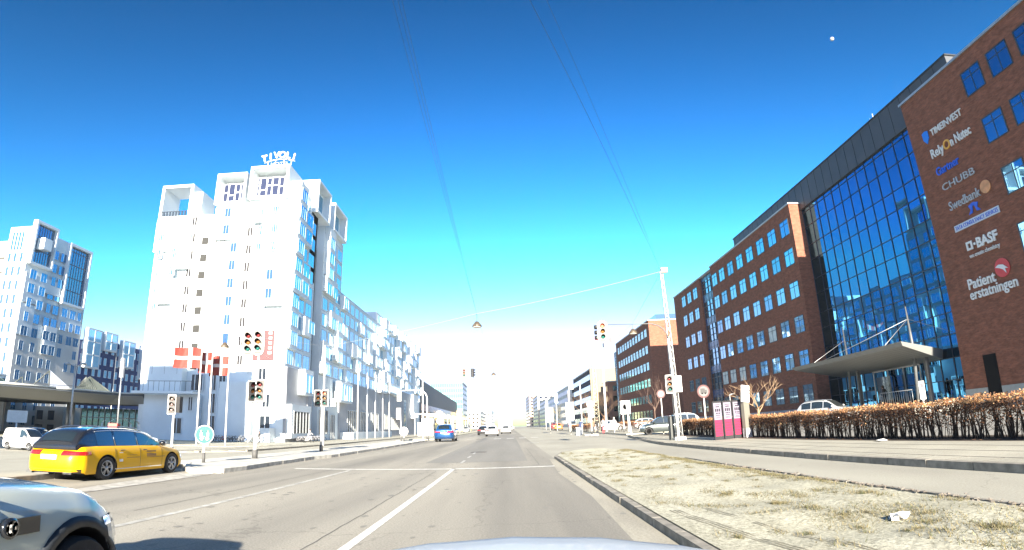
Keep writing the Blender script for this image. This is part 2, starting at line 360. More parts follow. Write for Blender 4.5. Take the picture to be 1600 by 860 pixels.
for k in range(5):
    b = MB(); n = 90; P = [(1.95+.05*(k % 3)+.42*(k > 2)+.75*(i/n)**1.7, 7.2-4.6*i/n) for i in range(n+1)]
    for p, q in zip(P, P[1:]): z0, z1 = vz(*p)+.004, vz(*q)+.004; b.quad((p[0]-.007, p[1], z0), (p[0]+.007, p[1], z0), (q[0]+.007, q[1], z1), (q[0]-.007, q[1], z1))
    o = b.build('tyre_track', mat('tyre track soil', (.19, .175, .13), .9)); o['kind'] = 'structure'
# painted markings
def mark(pts, m=PAINT, dz=.004, name='road_marking'): return sheet(name, pts, dz, m)
mark([(-1.82, 2), (-1.70, 2), (-1.70, 17.9), (-1.82, 17.9)])
mark([(-6.9, 18.0), (1.32, 17.55), (1.32, 17.83), (-6.9, 18.28)])
mark([(-4.99, 4.5), (-4.87, 4.5), (-4.87, 17.6), (-4.99, 17.6)], PAINTO)
for y in (20.5, 24, 27.5): mark([(-1.81, y), (-1.71, y), (-1.71, y+1.7), (-1.81, y+1.7)], PAINTO, .009)
for i, x in enumerate((-1.7, -.35, .95, 2.2)): mark(rect(x, x+.75, 60.6, 62.0), PAINT, .009)
for i, x in enumerate((-4.6, -6.2, -7.7)): mark(rect(x, x+.75, 61.5, 62.8), PAINTO)
mark([(1.2, 42), (2.1, 42), (2.1, 42.5), (1.2, 42.5)], PAINTO, .009)
for y in range(70, 330, 9): mark(rect(-1.83, -1.7, y, y+4), PAINTO, .009); mark(rect(-4.99, -4.87, y, y+4), PAINTO)
# painted wedge right of the taxi
mark([(-8.30, 9.3), (-7.9, 10.2), (-8.32, 15.0), (-9.1, 15.0), (-8.62, 11.6)], PAINTO)
mark([(-7.86, 8.4), (-7.78, 8.4), (-8.18, 15.4), (-8.28, 15.4)], PAINTO, .008)
for i in range(9): mark(rect(-33+i*1.1, -32.4+i*1.1, 19.5, 23.5), PAINTO)
# median islands
raised('median', [(-11.7, -30), (-10.45, -30), (-10.45, 17.3), (-11.2, 17.9), (-11.7, 17.9)], -.25, .085, PAVE)
MED = [(-8.75, 15.1), (-8.15, 15.6), (-8.1, 17.0), (-8.2, 19), (-8.3, 23.8), (-8.05, 25.5), (-8.1, 40), (-8.3, 57), (-11.3, 57), (-11.4, 19.0), (-10.6, 18.0), (-9.4, 15.9)]
raised('median', MED, -.25, .11, mat('pale kerbed island', (.46, .45, .41), .85, noise=.25, nscale=2, bump=.3, bscale=30))
raised('median', rect(-11.3, -8.4, 64, 500), -.25, .11, VERGE)
kerb('kerb', MED+[MED[0]], .14, .125, mat('white edge kerb', (.5, .49, .45), .8, noise=.3, nscale=5))
kerb('kerb', [(-10.4, -6), (-10.4, 17.2)], .14, .11)
# manholes
for x, y, r_ in ((-1.61, 29.4, .42), (-3.14, 60.5, .4)):
    b = MB(); b.lathe([(r_, 0), (r_, .014), (r_*.86, .014), (r_*.84, .009), (0, .012)], 24, c=(x, y, 0)); o = b.build('manhole_cover', mat('cast iron', (.05, .048, .045), .7)); tag(o, 'round iron manhole cover in the lane beyond the stop line' if y < 40 else 'round iron manhole cover in the second lane near the crosswalk marks', 'manhole cover')
# left plaza
raised('plaza', rect(-120, -32, 62.2, 300), -1.4, gz(-33)+.06, PAVE)
b = MB(); b.quad((-32, 62.2, gz(-33)+.062), (-24, 62.2, gz(-24)+.09), (-24, 300, gz(-24)+.09), (-32, 300, gz(-33)+.062)); b.quad((-24, 37.2, gz(-24)+.09), (-17.6, 37.2, gz(-17.6)+.1), (-17.6, 300, gz(-17.6)+.1), (-24, 300, gz(-24)+.09)); o = b.build('plaza', PAVE); o['kind'] = 'structure'
kerb('kerb', [(-90, 62.15), (-24, 62.15)], .15, .1, z=0); kerb('kerb', [(-24.1, 62), (-24.1, 37.15), (-17.6, 37.15)], .15, .12); kerb('kerb', [(-17.55, 37), (-17.55, 120)], .15, .12)
# litter
b = MB()
for i in range(9):
    a = rnd.uniform(0, 6); p = Vector((3.67+rnd.uniform(-.05, .09), 5.15+rnd.uniform(-.03, .03), .12)); d = Vector((math.cos(a), math.sin(a), rnd.uniform(-.2, .5)))*.05; e = Vector((-d.y, d.x, rnd.uniform(0, .04)))*.7
    b.quad(p-d-e, p+d-e, p+d+e, p-d+e)
    b.quad(p-d-e+Vector((0, 0, .012)), p+d-e+Vector((0, 0, .02)), p+d+e+Vector((0, 0, .012)), p-d+e+Vector((0, 0, .02)))
tag(b.build('paper_scrap', mat('white paper', (.8, .8, .8), .7)), 'crumpled white paper on the dry verge', 'litter')
b = MB(); b.quad((10.3, 14.8, .13), (10.62, 14.9, .12), (10.6, 15.1, .17), (10.32, 15.05, .15)); b.quad((10.32, 15.05, .15), (10.6, 15.1, .17), (10.55, 15.2, .13), (10.3, 15.2, .12))
tag(b.build('plastic_bag', mat('white paper')), 'flat white plastic bag at the foot of the long hedge', 'litter')

# ------------------------------------------------------------------ windows
def win_mesh(name, wd, h, nx=2, nz=2, fr=.07, frame=FRD, glass=GLW, split=None, depth=.05):
    """one window: faces -Y, origin bottom centre"""
    b = MB(); b.quad((-wd/2+fr*.5, -depth*.35, fr*.5), (wd/2-fr*.5, -depth*.35, fr*.5), (wd/2-fr*.5, -depth*.35, h-fr*.5), (-wd/2+fr*.5, -depth*.35, h-fr*.5), 1)
    b.box(-wd/2, wd/2, -depth, .03, 0, fr); b.box(-wd/2, wd/2, -depth, .03, h-fr, h)
    b.box(-wd/2, -wd/2+fr, -depth, .03, fr, h-fr); b.box(wd/2-fr, wd/2, -depth, .03, fr, h-fr)
    for i in range(1, nx): x = -wd/2+wd*i/nx; b.box(x-fr*.4, x+fr*.4, -depth*.8, .0, fr, h-fr)
    zs = split if split is not None else [h*i/nz for i in range(1, nz)]
    for z in zs: b.box(-wd/2+fr, wd/2-fr, -depth*.75, .0, z-fr*.4, z+fr*.4)
    return b.build(name, [frame, glass])
_protos = []
def proto(o): _protos.append(o); return o
FACE = {'S': 0.0, 'E': PI/2, 'W': -PI/2, 'N': PI}

# ------------------------------------------------------------------ the brick office block with the glass atrium
AL = R(0.8446); X0 = 32.5
def onwall(y): return X0-math.sin(AL)*y
def bframe(name, label, cat, y0): return thing(name, label, cat, (X0-math.tan(AL)*y0, y0, 0), AL)
w_b = win_mesh('window', 2.05, 1.85, 2, 1, split=[1.32], frame=mat('blue grey window frame', (.03, .05, .07), .4))
w_b2 = win_mesh('window', 2.05, 1.85, 2, 1, split=[1.32], frame=mat('blue grey window frame'), glass=mat('curtained window', (.55, .6, .58), .25, noise=.3, nscale=1.2))
w_b3 = win_mesh('window', 2.05, 1.85, 2, 1, split=[1.32], frame=mat('blue grey window frame'), glass=glassm('dim window glass', (.22, .36, .50), .04, .08, .5))
ROWS = [22.0, 18.6, 14.87, 11.07, 7.35, 3.68]
Bf = bframe('office_building', 'red brick office block with a glazed stair strip beyond the glass atrium', 'building', 55.3)
b = MB(); b.box(0, 1.55, 0, 25.7, 0, 23.35); b.box(0, 14, 30.9, 44.9, 0, 22.9); b.box(.45, 14, 25.7, 30.9, 0, 23.2); b.box(1.55, 14, .0, 25.7, 0, 23.35)
b.build('wall', BRICK, Bf)
b = MB(); b.box(-.12, 14.1, -.12, 25.8, 23.35, 23.52); b.box(-.12, 14.1, 25.8, 45.0, 22.95, 23.12); b.build('parapet_cap', METL, Bf)
b = MB(); b.box(-.04, -.001, 0.05, 44.8, 0, 1.15); b.build('plinth', GREYP, Bf)
for ri, zt in enumerate(ROWS):
    for k in range(8):
        y = 1.75+3.27*k if k < 7 else 24.3
        src = w_b2 if (ri == 4 and k in (4, 5, 6, 7)) or (ri == 3 and k in (2,)) else w_b
        if k < 8 and not (k == 7 and ri == 0 and False): part(src if (k*7+ri*3) % 5 else w_b3, Bf, (-.0, y, zt-1.85), FACE['W'])
    for k in range(3): part(w_b, Bf, (-.0, 33.3+3.05*k, zt-1.85), FACE['W'])
b = MB()      # stair strip
b.quad((.40, 25.75, .4), (.40, 30.85, .4), (.40, 30.85, 23.1), (.40, 25.75, 23.1), 1)
for y in (25.75, 27.0, 28.3, 29.6, 30.8): b.box(.3, .4, y-.05, y+.05, .4, 23.1)
for i in range(25): b.box(.32, .4, 25.75, 30.85, .4+i*.935-.04, .4+i*.935+.04)
for i, zt in enumerate(ROWS): b.box(.33, .42, 25.8, 30.8, zt+.25, zt+1.35, 2)
b.build('stair_glazing', [FRM, GLW, mat('blue spandrel panel', (.03, .08, .2), .15, spec=1.0)], Bf)

Gf = bframe('office_atrium', 'glass curtain wall atrium between two brick wings under a dark metal attic', 'building', 35.05)
gx = 1.6; GY1 = 20.25
b = MB(); r = random.Random(5)
ys = [.0]+[.9+1.475*i for i in range(14)]; ys = [y for y in ys if y < GY1-.3]+[GY1]
zs = [.75, 2.2, 3.85]; z = 5.6
while z < 22.2: zs += [z, z+1.64]; z += 3.74
zs = [q for q in zs if q < 22.3]+[22.6]
for y0, y1 in zip(ys, ys[1:]):
    for z0, z1 in zip(zs, zs[1:]):
        t1, t2 = r.gauss(0, .004), r.gauss(0, .0035); hw, hh = (y1-y0)/2, (z1-z0)/2
        b.quad((gx-t1*hw-t2*hh, y0, z0), (gx+t1*hw-t2*hh, y1, z0), (gx+t1*hw+t2*hh, y1, z1), (gx-t1*hw+t2*hh, y0, z1))
b.build('curtain_wall', GLB, Gf, fixn=False)
b = MB()
for y in ys: b.box(gx-.06, gx+.05, y-.028, y+.028, .75, 22.6)
for z in zs: b.box(gx-.055, gx+.05, 0, GY1, z-.03, z+.03)
b.build('mullion_grid', FRM, Gf)
b = MB(); b.box(gx-.25, gx+9, -4.5, 39, 22.66, 25.5)
b.build('attic', METD, Gf)
b = MB()
for i in range(30): b.box(gx-.27, gx-.25, -4.5+i*1.475, -4.46+i*1.475, 22.66, 25.5)
b.box(gx-.32, gx+9.1, -4.6, 39.1, 25.5, 25.62); b.build('attic_seam', mat('dark seam', (.02, .022, .026), .5), Gf)
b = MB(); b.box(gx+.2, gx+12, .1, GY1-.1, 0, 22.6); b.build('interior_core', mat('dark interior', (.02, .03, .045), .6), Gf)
b = MB(); b.box(-4.6, gx+.1, .1, 20.2, 0, .72); b.box(-5.4, -4.6, 5, 13, 0, .36); b.build('terrace', CONC, Gf)
b = MB()       # aerials on the attic
for k in (0, .5, .9): b.tube([(gx+1, 6.5+k, 25.6), (gx+1, 6.5+k, 26.9-k*.4)], .03, 5)
b.build('aerial', METW, Gf)
b = MB()       # entrance doors and posts behind the canopy
for y in (6.2, 8.3, 10.4, 12.5): b.box(gx-.16, gx-.08, y-.06, y+.06, .72, 3.85, 0)
b.box(gx-.17, gx-.09, 6.2, 12.5, 3.75, 3.92, 0); b.box(gx-1.5, gx-.1, 8.4, 10.3, .72, 3.2, 1)
b.build('door', [METG, glassm('door glass', (.12, .16, .2), .04)], Gf)
# canopy
cn = thing('entrance_canopy', 'long flat grey metal canopy tapering to a point over the glass entrance', 'canopy', (0, 0, 0))
b = MB(); top = [(26.0, 33.6), (26.0, 49.5), (33.2, 53.0), (33.35, 38.2)]
zt = lambda x: 4.95-.045*(x-26)
n0 = len(b.v); b.v += [(x, y, zt(x)) for x, y in top]+[(x+(.25 if x < 27 else 0), y+(.2 if y < 40 else -.2), zt(x)-(.28 if x < 27 else .75)) for x, y in top]
for q in ((0, 1, 2, 3), (7, 6, 5, 4), (0, 4, 5, 1), (1, 5, 6, 2), (2, 6, 7, 3), (3, 7, 4, 0)): b._f(tuple(n0+i for i in q), 0)
b.build('roof', mat('canopy metal', (.20, .205, .20), .5), cn)
b = MB()
for i in range(30):
    y = 34.4+i*.52; x1 = 32.6; z0 = 4.95-.30; b.quad((26.6, y, 4.62), (26.6, y+.05, 4.62), (x1, min(52, y+3.3), 3.90), (x1, min(52, y+3.25), 3.90))
b.build('soffit_rib', METD, cn)
for my, mx in ((48.0, 31.0), (38.8, 31.0)):
    b = MB(); b.tube([(mx-.25, my, .7), (mx+.05, my, 4.6), (mx, my, 8.2)], [.10, .14, .05], 8); o = b.build('column', mat('dark column steel', (.10, .105, .11), .5), cn)
    b = MB(); b.box(mx+.35, mx+.65, my-.8, my-.55, .7, 4.3); b.build('pier', mat('dark column steel'), cn)
b = MB()
for a, e in (((31, 48, 7.0), (26.15, 45.6, 4.95)), ((31, 38.8, 7.2), (26.15, 44.0, 4.95)), ((31, 38.8, 7.2), (26.15, 35.6, 4.95)), ((31, 38.8, 7.2), (33.4, 36.3, 5.5)), ((31, 48, 7.0), (33.3, 50, 5.8))): b.tube([a, e], .018, 6)
b.build('tie_rod', METG, cn)
# handrails and steps
hr = thing('handrail', 'pale steel handrail beside the entrance steps', 'railing', (26.4, 43, 0))
b = MB()
for dy in (0, 1.6): b.tube([(0, dy, .0), (0, dy, 1.15+.4*(dy > 1))], .03, 6); b.tube([(-1.7, dy, .0), (-1.7, dy, .75)], .03, 6)
for dy in (0, 1.6): b.tube([(-1.7, dy, .75), (0, dy, 1.15+.4*(dy > 1))], .03, 6)
b.build('rail', METW, hr)
tr = thing('terrace_railing', 'upright bar railing along the entrance terrace', 'railing', (28.3, 36.2, .72))
b = MB()
for i in range(16): b.tube([(0, i*.25, 0), (0, i*.25, 1.05)], .014, 5)
b.tube([(0, 0, 1.05), (0, 3.75, 1.05)], .025, 6); b.build('rail', METG, tr)

Nf = bframe('office_wing', 'near red brick wing carrying company lettering beside the glass atrium', 'building', 15.0)
Y2 = 20.05
b = MB(); b.box(0, 15, -30, Y2, 0, 23.62); b.build('wall', BRICK, Nf)
b = MB(); b.box(-.14, 15, -30, Y2+.12, 23.62, 23.8); b.build('parapet_cap', METG, Nf)
b = MB(); b.box(-.05, -.002, -30, 16.8, 0, 1.35); b.box(-.05, -.002, 18.0, Y2, 0, 1.35); b.build('plinth', mat('pale plinth stone', (.34, .35, .34), .8, noise=.1), Nf)
b = MB(); b.box(-.06, -.004, 16.85, 17.95, 0, 3.5); b.build('door', mat('dark door', (.012, .012, .014), .9, spec=.05), Nf)
w_c = win_mesh('window', 1.75, 1.85, 2, 1, split=[1.30], frame=mat('blue grey window frame'), glass=glassm('wing window glass', (.12, .27, .42), .02, .04))
for ri, zt in enumerate(ROWS):
    ks = range(0, 9)
    for k in ks:
        yw = 12.75-2.52*k-(.5 if ri else 0)+(0 if ri != 0 else .0)
        if ri == 0: yw = 12.75-2.4*k
        elif ri == 1: yw = 12.3-2.45*k
        else: yw = 12.0-2.4*k
        part(w_c, Nf, (0, yw, zt+(.4 if ri < 1 else .0)-1.85), FACE['W'])
# far block
b3 = bframe('office_block', 'dark brown brick office block with rows of teal windows behind the signal arm', 'building', 119.5)
b = MB(); b.box(0, 26, 0, 36, 0, 22.4); b.build('wall', BRICK, b3)
b = MB(); b.box(-.15, 26, -.15, 36, 22.4, 22.6); b.build('parapet_cap', METL, b3)
b = MB(); b.box(2.5, 20, 2.5, 43, 22.6, 24.2); b.build('roof_plant', GLW, b3)
w3 = win_mesh('window', 2.1, 1.8, 2, 1, split=[1.2], frame=mat('blue grey window frame'), glass=glassm('teal window glass', (.4, .75, .75), .05))
for ri, zt in enumerate((21.0, 17.3, 13.7, 10.1, 6.6, 3.3)):
    for k in range(11): part(w3, b3, (0, 3.2+2.95*k, zt-1.8), FACE['W'])
b = MB(); b.box(.6, 20, 36, 41.5, 0, 20.8, 1)
for i in range(22): b.box(.5, .6, 36, 41.5, i*.95, i*.95+.09)
for y in (36.05, 37.8, 39.6, 41.4): b.box(.48, .6, y-.05, y+.05, 0, 20.8)
b.build('stair_glazing', [FRM, glassm('teal stair glass', (.25, .55, .62), .05)], b3)
b = MB(); b.box(9, 34, -.02, -.001, 17.0, 17.05); b.build('wall_band', METL, b3)
# further blocks up the right side
def far_block(name, label, y0, x, L, H, storeys, wallm, bandm, D=22, endband=True, z0=0.0, ribbon=True, n=8, group=None, step=None):
    t = thing(name, label, 'building', (x, y0, 0), AL, group)
    b = MB(); b.box(0, D, 0, L, 0, H); b.build('wall', wallm, t)
    b = MB(); b.box(-.3, D+.2, -.3, L+.2, H, H+.3); b.build('parapet_cap', METL, t)
    fh = (H-1)/storeys
    b = MB(); c = MB()
    for k in range(storeys):
        z = 1.3+k*fh
        if ribbon: b.box(-.12, -.02, 1.0, L-1.0, z, z+fh*.5)
        else:
            for i in range(n): y = (i+.5)*L/n; b.box(-.1, -.02, y-L/n*.3, y+L/n*.3, z, z+fh*.55)
        for i in range(5): c.box(1.5+i*D/5, 1.5+i*D/5+D/9, -.12, -.02, z, z+fh*.5)
    pieces(b, 'window_band' if ribbon else 'window', bandm, t, 100 if ribbon else 75); pieces(c, 'window', GLD, t, 25)
    return t
far_block('office_block', 'pale office block with dark brick ribbon storeys beyond the dark brown office', 201, 29.4, 50, 20.2, 5, BRICKD, glassm('pale ribbon glass', (.6, .8, .8), .1), D=20)
b = MB(); b.box(28.9, 31.5, 199.9, 201, 0, 20.5); b.box(31.5, 48, 200.3, 201, 5, 20.3)
o = b.build('end_wall', mat('cream end wall', (.20, .17, .12), .8)); tag(o, 'cream end wall standing before the ribbon windowed office block', 'wall')
far_block('brown_annex', 'low dark brown brick annex in front of the cream end wall', 188, 33, 9, 14.5, 4, BRICK, GLD, D=16)
far_block('rendered_block', 'white rendered block with square windows beyond the ribbon windowed office', 262, 27.6, 52, 18.5, 5, PALE, GLD, ribbon=False, n=10)
far_block('rendered_block', 'pale block with balconies and a dark corner further along the right side', 330, 26.5, 50, 17.5, 5, WHITE, GLD, ribbon=False, n=14)
far_block('rendered_block', 'distant white block with a stepped roof on the right side', 395, 25.2, 60, 19, 6, PALE, GLD, ribbon=False, n=18)
far_block('apartment_slab', 'tall cream apartment slab at the far end of the street', 470, 23.5, 70, 26, 8, mat('warm cream render', (.60, .52, .42), .85), GLD, ribbon=False, n=20)
far_block('apartment_slab', 'farthest salmon coloured slab closing the right side of the street', 590, 21.0, 80, 32, 9, mat('salmon render', (.62, .42, .30), .85), GLD, ribbon=False, n=20)

# ------------------------------------------------------------------ the white hotel
HG = gz(-40)
Ht = thing('hotel_building', 'tall white hotel tower of stacked box frames with a long lower wing along the street', 'building', (-35.7, 88, HG))
def hz(z): return z-HG          # world height to local
wn = win_mesh('window', 2.9, 2.35, 3, 1, frame=mat('pale window frame', (.45, .52, .58), .5), glass=GLH, fr=.06)
wn2 = win_mesh('window', 3.1, 2.35, 2, 1, frame=mat('pale window frame'), glass=GLH, fr=.06)
ws_ = win_mesh('window', 1.15, 1.75, 3, 1, frame=WHITE2, glass=GLH, fr=.09)
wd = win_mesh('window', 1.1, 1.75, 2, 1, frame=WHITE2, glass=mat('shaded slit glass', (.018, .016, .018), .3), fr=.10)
wb = win_mesh('window', 1.15, 1.75, 2, 1, frame=mat('pale blue frame', (.5, .62, .74), .5), glass=glassm('blue hotel glass', (.25, .45, .75), .04), fr=.05)
# local coordinates: x from -26.2 (left end) to 0 (street face), y back from the front
b = MB()
b.box(-26.2, -18.3, 0, 14, 0, hz(37.4)); b.box(-18.3, -15.2, 1.6, 14, 0, hz(38.6)); b.box(-15.2, -8.4, .3, 14, 0, hz(40.0)); b.box(-8.4, 0, 0, 12.2, 0, hz(40.2))
b.box(-7.5, -1.38, 2.7, 12.2, hz(40.2), hz(43.4)); b.box(-1.38, 0, .02, 12.2, hz(40.2), hz(43.4)); b.box(-26, -1.6, 12.2, 28.5, 0, hz(36)); b.box(-4.5, -.01, 16.8, 29.8, hz(-.8), hz(41.2))
b.box(-4.5, 0, 8.6, 12.3, hz(28), hz(41)); b.build('wall', WHITE, Ht)
b = MB(); b.box(-15.2, 0, 29.8, 64, 0, hz(30.6)); b.box(-15.2, 0, 64, 140, 0, hz(33.2)); b.build('wing_wall', WHITE, Ht)
b = MB()
for i in range(22): y = 33+i*4.8; b.box(-9, -6, y, y+2.0, hz(30.6 if y < 63 else 33.2), hz((30.6 if y < 63 else 33.2)+rnd.choice((.8, 1.2, 1.6))))
pieces(b, 'roof_plant', METW, Ht)
b = MB()
for (x0, x1, y, zt_) in ((-26.2, -18.3, 0, 37), (-15.2, -8.4, .3, 39), (-8.4, 0, 0, 40)):
    z = 12.2
    while z < zt_: b.box(x0, x1, y-.006, y+.01, hz(z), hz(z)+.05); z += 3.155
    x = x0+2.1
    while x < x1: b.box(x-.02, x+.02, y-.008, y+.01, hz(10), hz(zt_)); x += 2.4
b.build('panel_joint', mat('facade joint', (.085, .09, .095), .8), Ht)
b = MB()
for (y0, y1, zt_) in ((.1, 8.5, 40), (16.9, 29.7, 41), (29.9, 63.9, 30.4), (64.1, 139.9, 33)):
    z = 11.5
    while z < zt_: b.box(-.01, .008, y0, y1, hz(z), hz(z)+.06); z += 3.14
    y = y0+.02
    while y < y1: b.box(-.01, .006, y, y+.05, hz(11.3), hz(zt_)); y += 3.95
b.build('panel_joint', mat('side facade joint', (.25, .29, .33), .8), Ht)
# crowning box frames (open fronts)
def boxframe(name, x0, x1, y0, y1, z0, z1, t, back=None, m=WHITE2, axis='S'):
    b = MB()
    if axis == 'S':
        b.box(x0, x0+t, y0, y1, z0, z1); b.box(x1-t, x1, y0, y1, z0, z1); b.box(x0+t, x1-t, y0, y1, z1-t, z1); b.box(x0+t, x1-t, y0, y1, z0, z0+t)
        if back: b.box(x0+t, x1-t, back, back+.2, z0+t, z1-t)
    else:
        b.box(x0, x1, y0, y0+t, z0, z1); b.box(x0, x1, y1-t, y1, z0, z1); b.box(x0, x1, y0+t, y1-t, z1-t, z1); b.box(x0, x1, y0+t, y1-t, z0, z0+t)
        if back is not None: b.box(back-.2, back, y0+t, y1-t, z0+t, z1-t)
    return b.build(name, m, Ht)
boxframe('roof_frame', -26.3, -19.9, -.35, 5.0, hz(37.4), hz(44.0), .5)
b = MB(); b.box(-19.88, -18.2, 0.3, 5.0, hz(37.4), hz(42.6)); b.build('roof_side_wall', WHITE, Ht)
b = MB()
for i in range(9): b.box(-25.6+i*.62, -25.3+i*.62, -.1, .02, hz(37.9), hz(38.9))
b.box(-25.8, -20.4, -.12, 0, hz(38.9), hz(39.0)); b.build('balustrade', mat('smoked balustrade', (.03, .04, .055), .2), Ht)
boxframe('roof_frame', -15.2, -9.4, -.6, 6, hz(39.6), hz(45.5), .45, back=2.4, axis='S')
boxframe('roof_frame', -8.7, -1.4, -.8, 7, hz(40.2), hz(46.4), .45, back=2.2, axis='S')
def loft_win(x0, x1, z0, z1, y):
    b = MB(); g = MB(); r = random.Random(int(x0*9)); x = x0
    b.box(x0, x1, y-.06, y, z0, z1)
    while x < x1-.5:
        wv = r.choice((.45, .9, 1.2)); x2 = min(x+wv, x1-.1); zc = z0+(z1-z0)*r.choice((.42, .55, .62))
        g.quad((x+.12, y-.075, z0+.12), (x2, y-.075, z0+.12), (x2, y-.075, zc-.1), (x+.12, y-.075, zc-.1)); g.quad((x+.12, y-.075, zc+.12), (x2, y-.075, zc+.12), (x2, y-.075, z1-.15), (x+.12, y-.075, z1-.15)); x = x2+.12
    b.build('loft_window', WHITE2, Ht); g.build('loft_pane', mat('loft pane', (.018, .025, .06), .2), Ht)
loft_win(-14.6, -10.0, hz(40.3), hz(44.2), 1.2); loft_win(-8.1, -2.0, hz(40.8), hz(45.0), 1.2)
# protruding boxes on the front with dark undersides
def fbox(x0, x1, z0, z1, d, y=0.0): b = MB(); b.box(x0, x1, y-d, y, hz(z0), hz(z1)); return b.build('projecting_box', WHITE, Ht)
fbox(-26.3, -23.0, 31.3, 37.3, .5); fbox(-23.2, -20.2, 34.7, 37.2, .6); fbox(-22.4, -19.0, 28.0, 34.2, 1.0); fbox(-24.3, -21.7, 21.9, 28.0, 1.0)
fbox(-14.6, -9.9, 33.1, 39.2, .6, .3); fbox(-5.4, -2.0, 31.0, 39.6, .5); fbox(-7.3, -5.8, 35.8, 38.0, 1.3); fbox(-4.2, -.9, 21.1, 30.0, 1.1)
# columns of windows on the front
lev = [38.4-3.155*k for k in range(11)]
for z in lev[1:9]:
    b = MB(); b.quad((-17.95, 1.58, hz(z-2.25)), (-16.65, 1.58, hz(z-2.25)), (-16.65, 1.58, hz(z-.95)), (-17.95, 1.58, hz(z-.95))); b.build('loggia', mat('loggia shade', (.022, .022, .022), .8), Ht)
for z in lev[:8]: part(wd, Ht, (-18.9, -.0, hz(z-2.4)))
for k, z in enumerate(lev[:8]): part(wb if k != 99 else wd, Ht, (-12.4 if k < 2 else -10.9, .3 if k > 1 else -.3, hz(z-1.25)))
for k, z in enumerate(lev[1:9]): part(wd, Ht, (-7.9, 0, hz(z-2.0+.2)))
for z in (25.4, 22.2): part(wb, Ht, (-3.1, -1.1, hz(z)))
for z in lev[1:6]: part(ws_, Ht, (-24.9, -.0 if z < 31 else -.5, hz(z-2.1)))
for z in lev[1:4]: part(ws_, Ht, (-21.6, -1.0 if z < 35 else -.6, hz(z-2.2)))
for z in lev[0:3]: part(ws_, Ht, (-5.9, 0, hz(z-1.6))); part(ws_, Ht, (-3.2, -.5, hz(z-1.5)))
b = MB()
for k in range(5):
    for i in range(3): b.box(-14.3+i*.75, -14.17+i*.75, .2, .3, hz(18.5+3.155*k), hz(20.7+3.155*k))
pieces(b, 'slit', mat('pale slit', (.07, .07, .075), .6), Ht)
# podium on the front: entrance block and glazing
b = MB(); b.box(-24.4, -14.3, -1.2, 0, 0, hz(6.5)); b.box(-10.2, -4.6, -2.0, 0, 0, hz(8.6)); b.build('podium', WHITE, Ht)
b = MB(); b.box(-25.6, -14.2, -3.2, -1.25, hz(6.55), hz(6.95)); b.build('podium_slab', WHITE2, Ht)
b = MB()
for i in range(12): b.box(-25.4+i*.98, -25.36+i*.98, -3.15, -3.1, hz(6.95), hz(8.5))
b.box(-25.5, -14.3, -3.12, -3.08, hz(8.5), hz(8.58)); b.build('balustrade', METD, Ht)
GLK = mat('dark pane', (.014, .02, .028), .12)
def dwin(x0, x1, z0, z1, y, n=2, m=GLK, name='window'):
    b = MB(); b.box(x0, x1, y-.06, y-.02, hz(z0), hz(z1), 1)
    for i in range(n+1): x = x0+(x1-x0)*i/n; b.box(x-.06, x+.06, y-.12, y-.06, hz(z0), hz(z1))
    b.box(x0, x1, y-.12, y-.06, hz(z0), hz(z0)+.1); b.box(x0, x1, y-.12, y-.06, hz(z1)-.1, hz(z1)); return b.build(name, [WHITE2, m], Ht)
for a in ((-16.4, -15.1, 7.2, 10.0, 0), (-15.1, -14.3, 7.2, 10.0, 0), (-13.1, -12.0, 7.3, 10.5, .3), (-11.5, -10.3, 7.6, 11.0, .3), (-18.1, -17.2, 3.9, 5.9, -1.2), (-18.8, -17.0, .2, 2.8, -1.2), (-11.4, -10.2, 4.5, 6.5, .3), (-11.4, -10.2, .4, 3.3, .3), (-13.1, -12.0, 3.6, 6.9, .3), (-13.1, -11.9, 0, 3.3, .3), (-16, -15.2, 3.9, 6.2, -1.2), (-4.4, -3.1, 7.4, 11, 0), (-3.6, -2.3, 4.6, 6.8, 0), (-3.9, -2.1, .4, 3.4, 0)): dwin(*a)
b = MB(); b.box(-3.0, -1.2, -2.2, -.1, 0, hz(1.4)); b.build('porch_wall', WHITE, Ht)
# banner
bn = thing('wall_banner', 'pale pink banner with white lettering on the white hotel corner', 'banner', (-37.7, 87.85, 12.2))
b = MB(); b.box(-3.6, .0, -.05, 0, 0, 4.9); b.build('cloth', mat('faded pink', (.105, .05, .055), .8), bn)
b = MB()
for i in range(5): z = 4.2-i*.8; b.box(-.9+.06*math.sin(i), -.35, -.07, -.051, z, z+.42)
b.build('lettering', mat('white print', (.8, .78, .76), .7), bn)
# street face: tower bays, wing bays
allw = []
def ewin(src, y, z, x=0.0): allw.append((src, (x, y, hz(z)), FACE['E']))
tb = MB()
ec = [0]
def ebox(y0, y1, z0, z1, d=.85, t=.0): ec[0] += 1; e_ = .004*(ec[0] % 11); tb.box(0.001+e_*.1, d-.03+e_, y0+e_, y1-e_, hz(z0)-e_, hz(z1)+e_*.7)
def bay(y0, y1, zrows, d_cells):
    for zi, z in enumerate(zrows):
        n = max(1, round((y1-y0)/3.9))
        for i in range(n):
            yc = y0+(i+.5)*(y1-y0)/n; d = d_cells.get((i, zi), 0.0)
            ewin(wn if (i+zi) % 3 else wn2, yc, z, d)
fr = [11.7+3.155*k for k in range(10)]
for (y0, y1, z0, z1, d) in ((-.05, 3.9, 30.2, 43.4, .9), (3.9, 7.6, 33.3, 39.6, .8), (.1, 3.9, 14.2, 23.6, .55), (3.9, 8.0, 23.7, 30.1, .7), (6.3, 10.0, 17.4, 20.6, .8), (.0, 4.2, 23.7, 30.1, .7)): ebox(y0, y1, z0, z1, d)
dc = {}
def depth_at(y, z):
    d = 0
    for (y0, y1, z0, z1, dd) in BX:
        if y0 < y < y1 and z0 < z+1 < z1: d = max(d, dd)
    return d
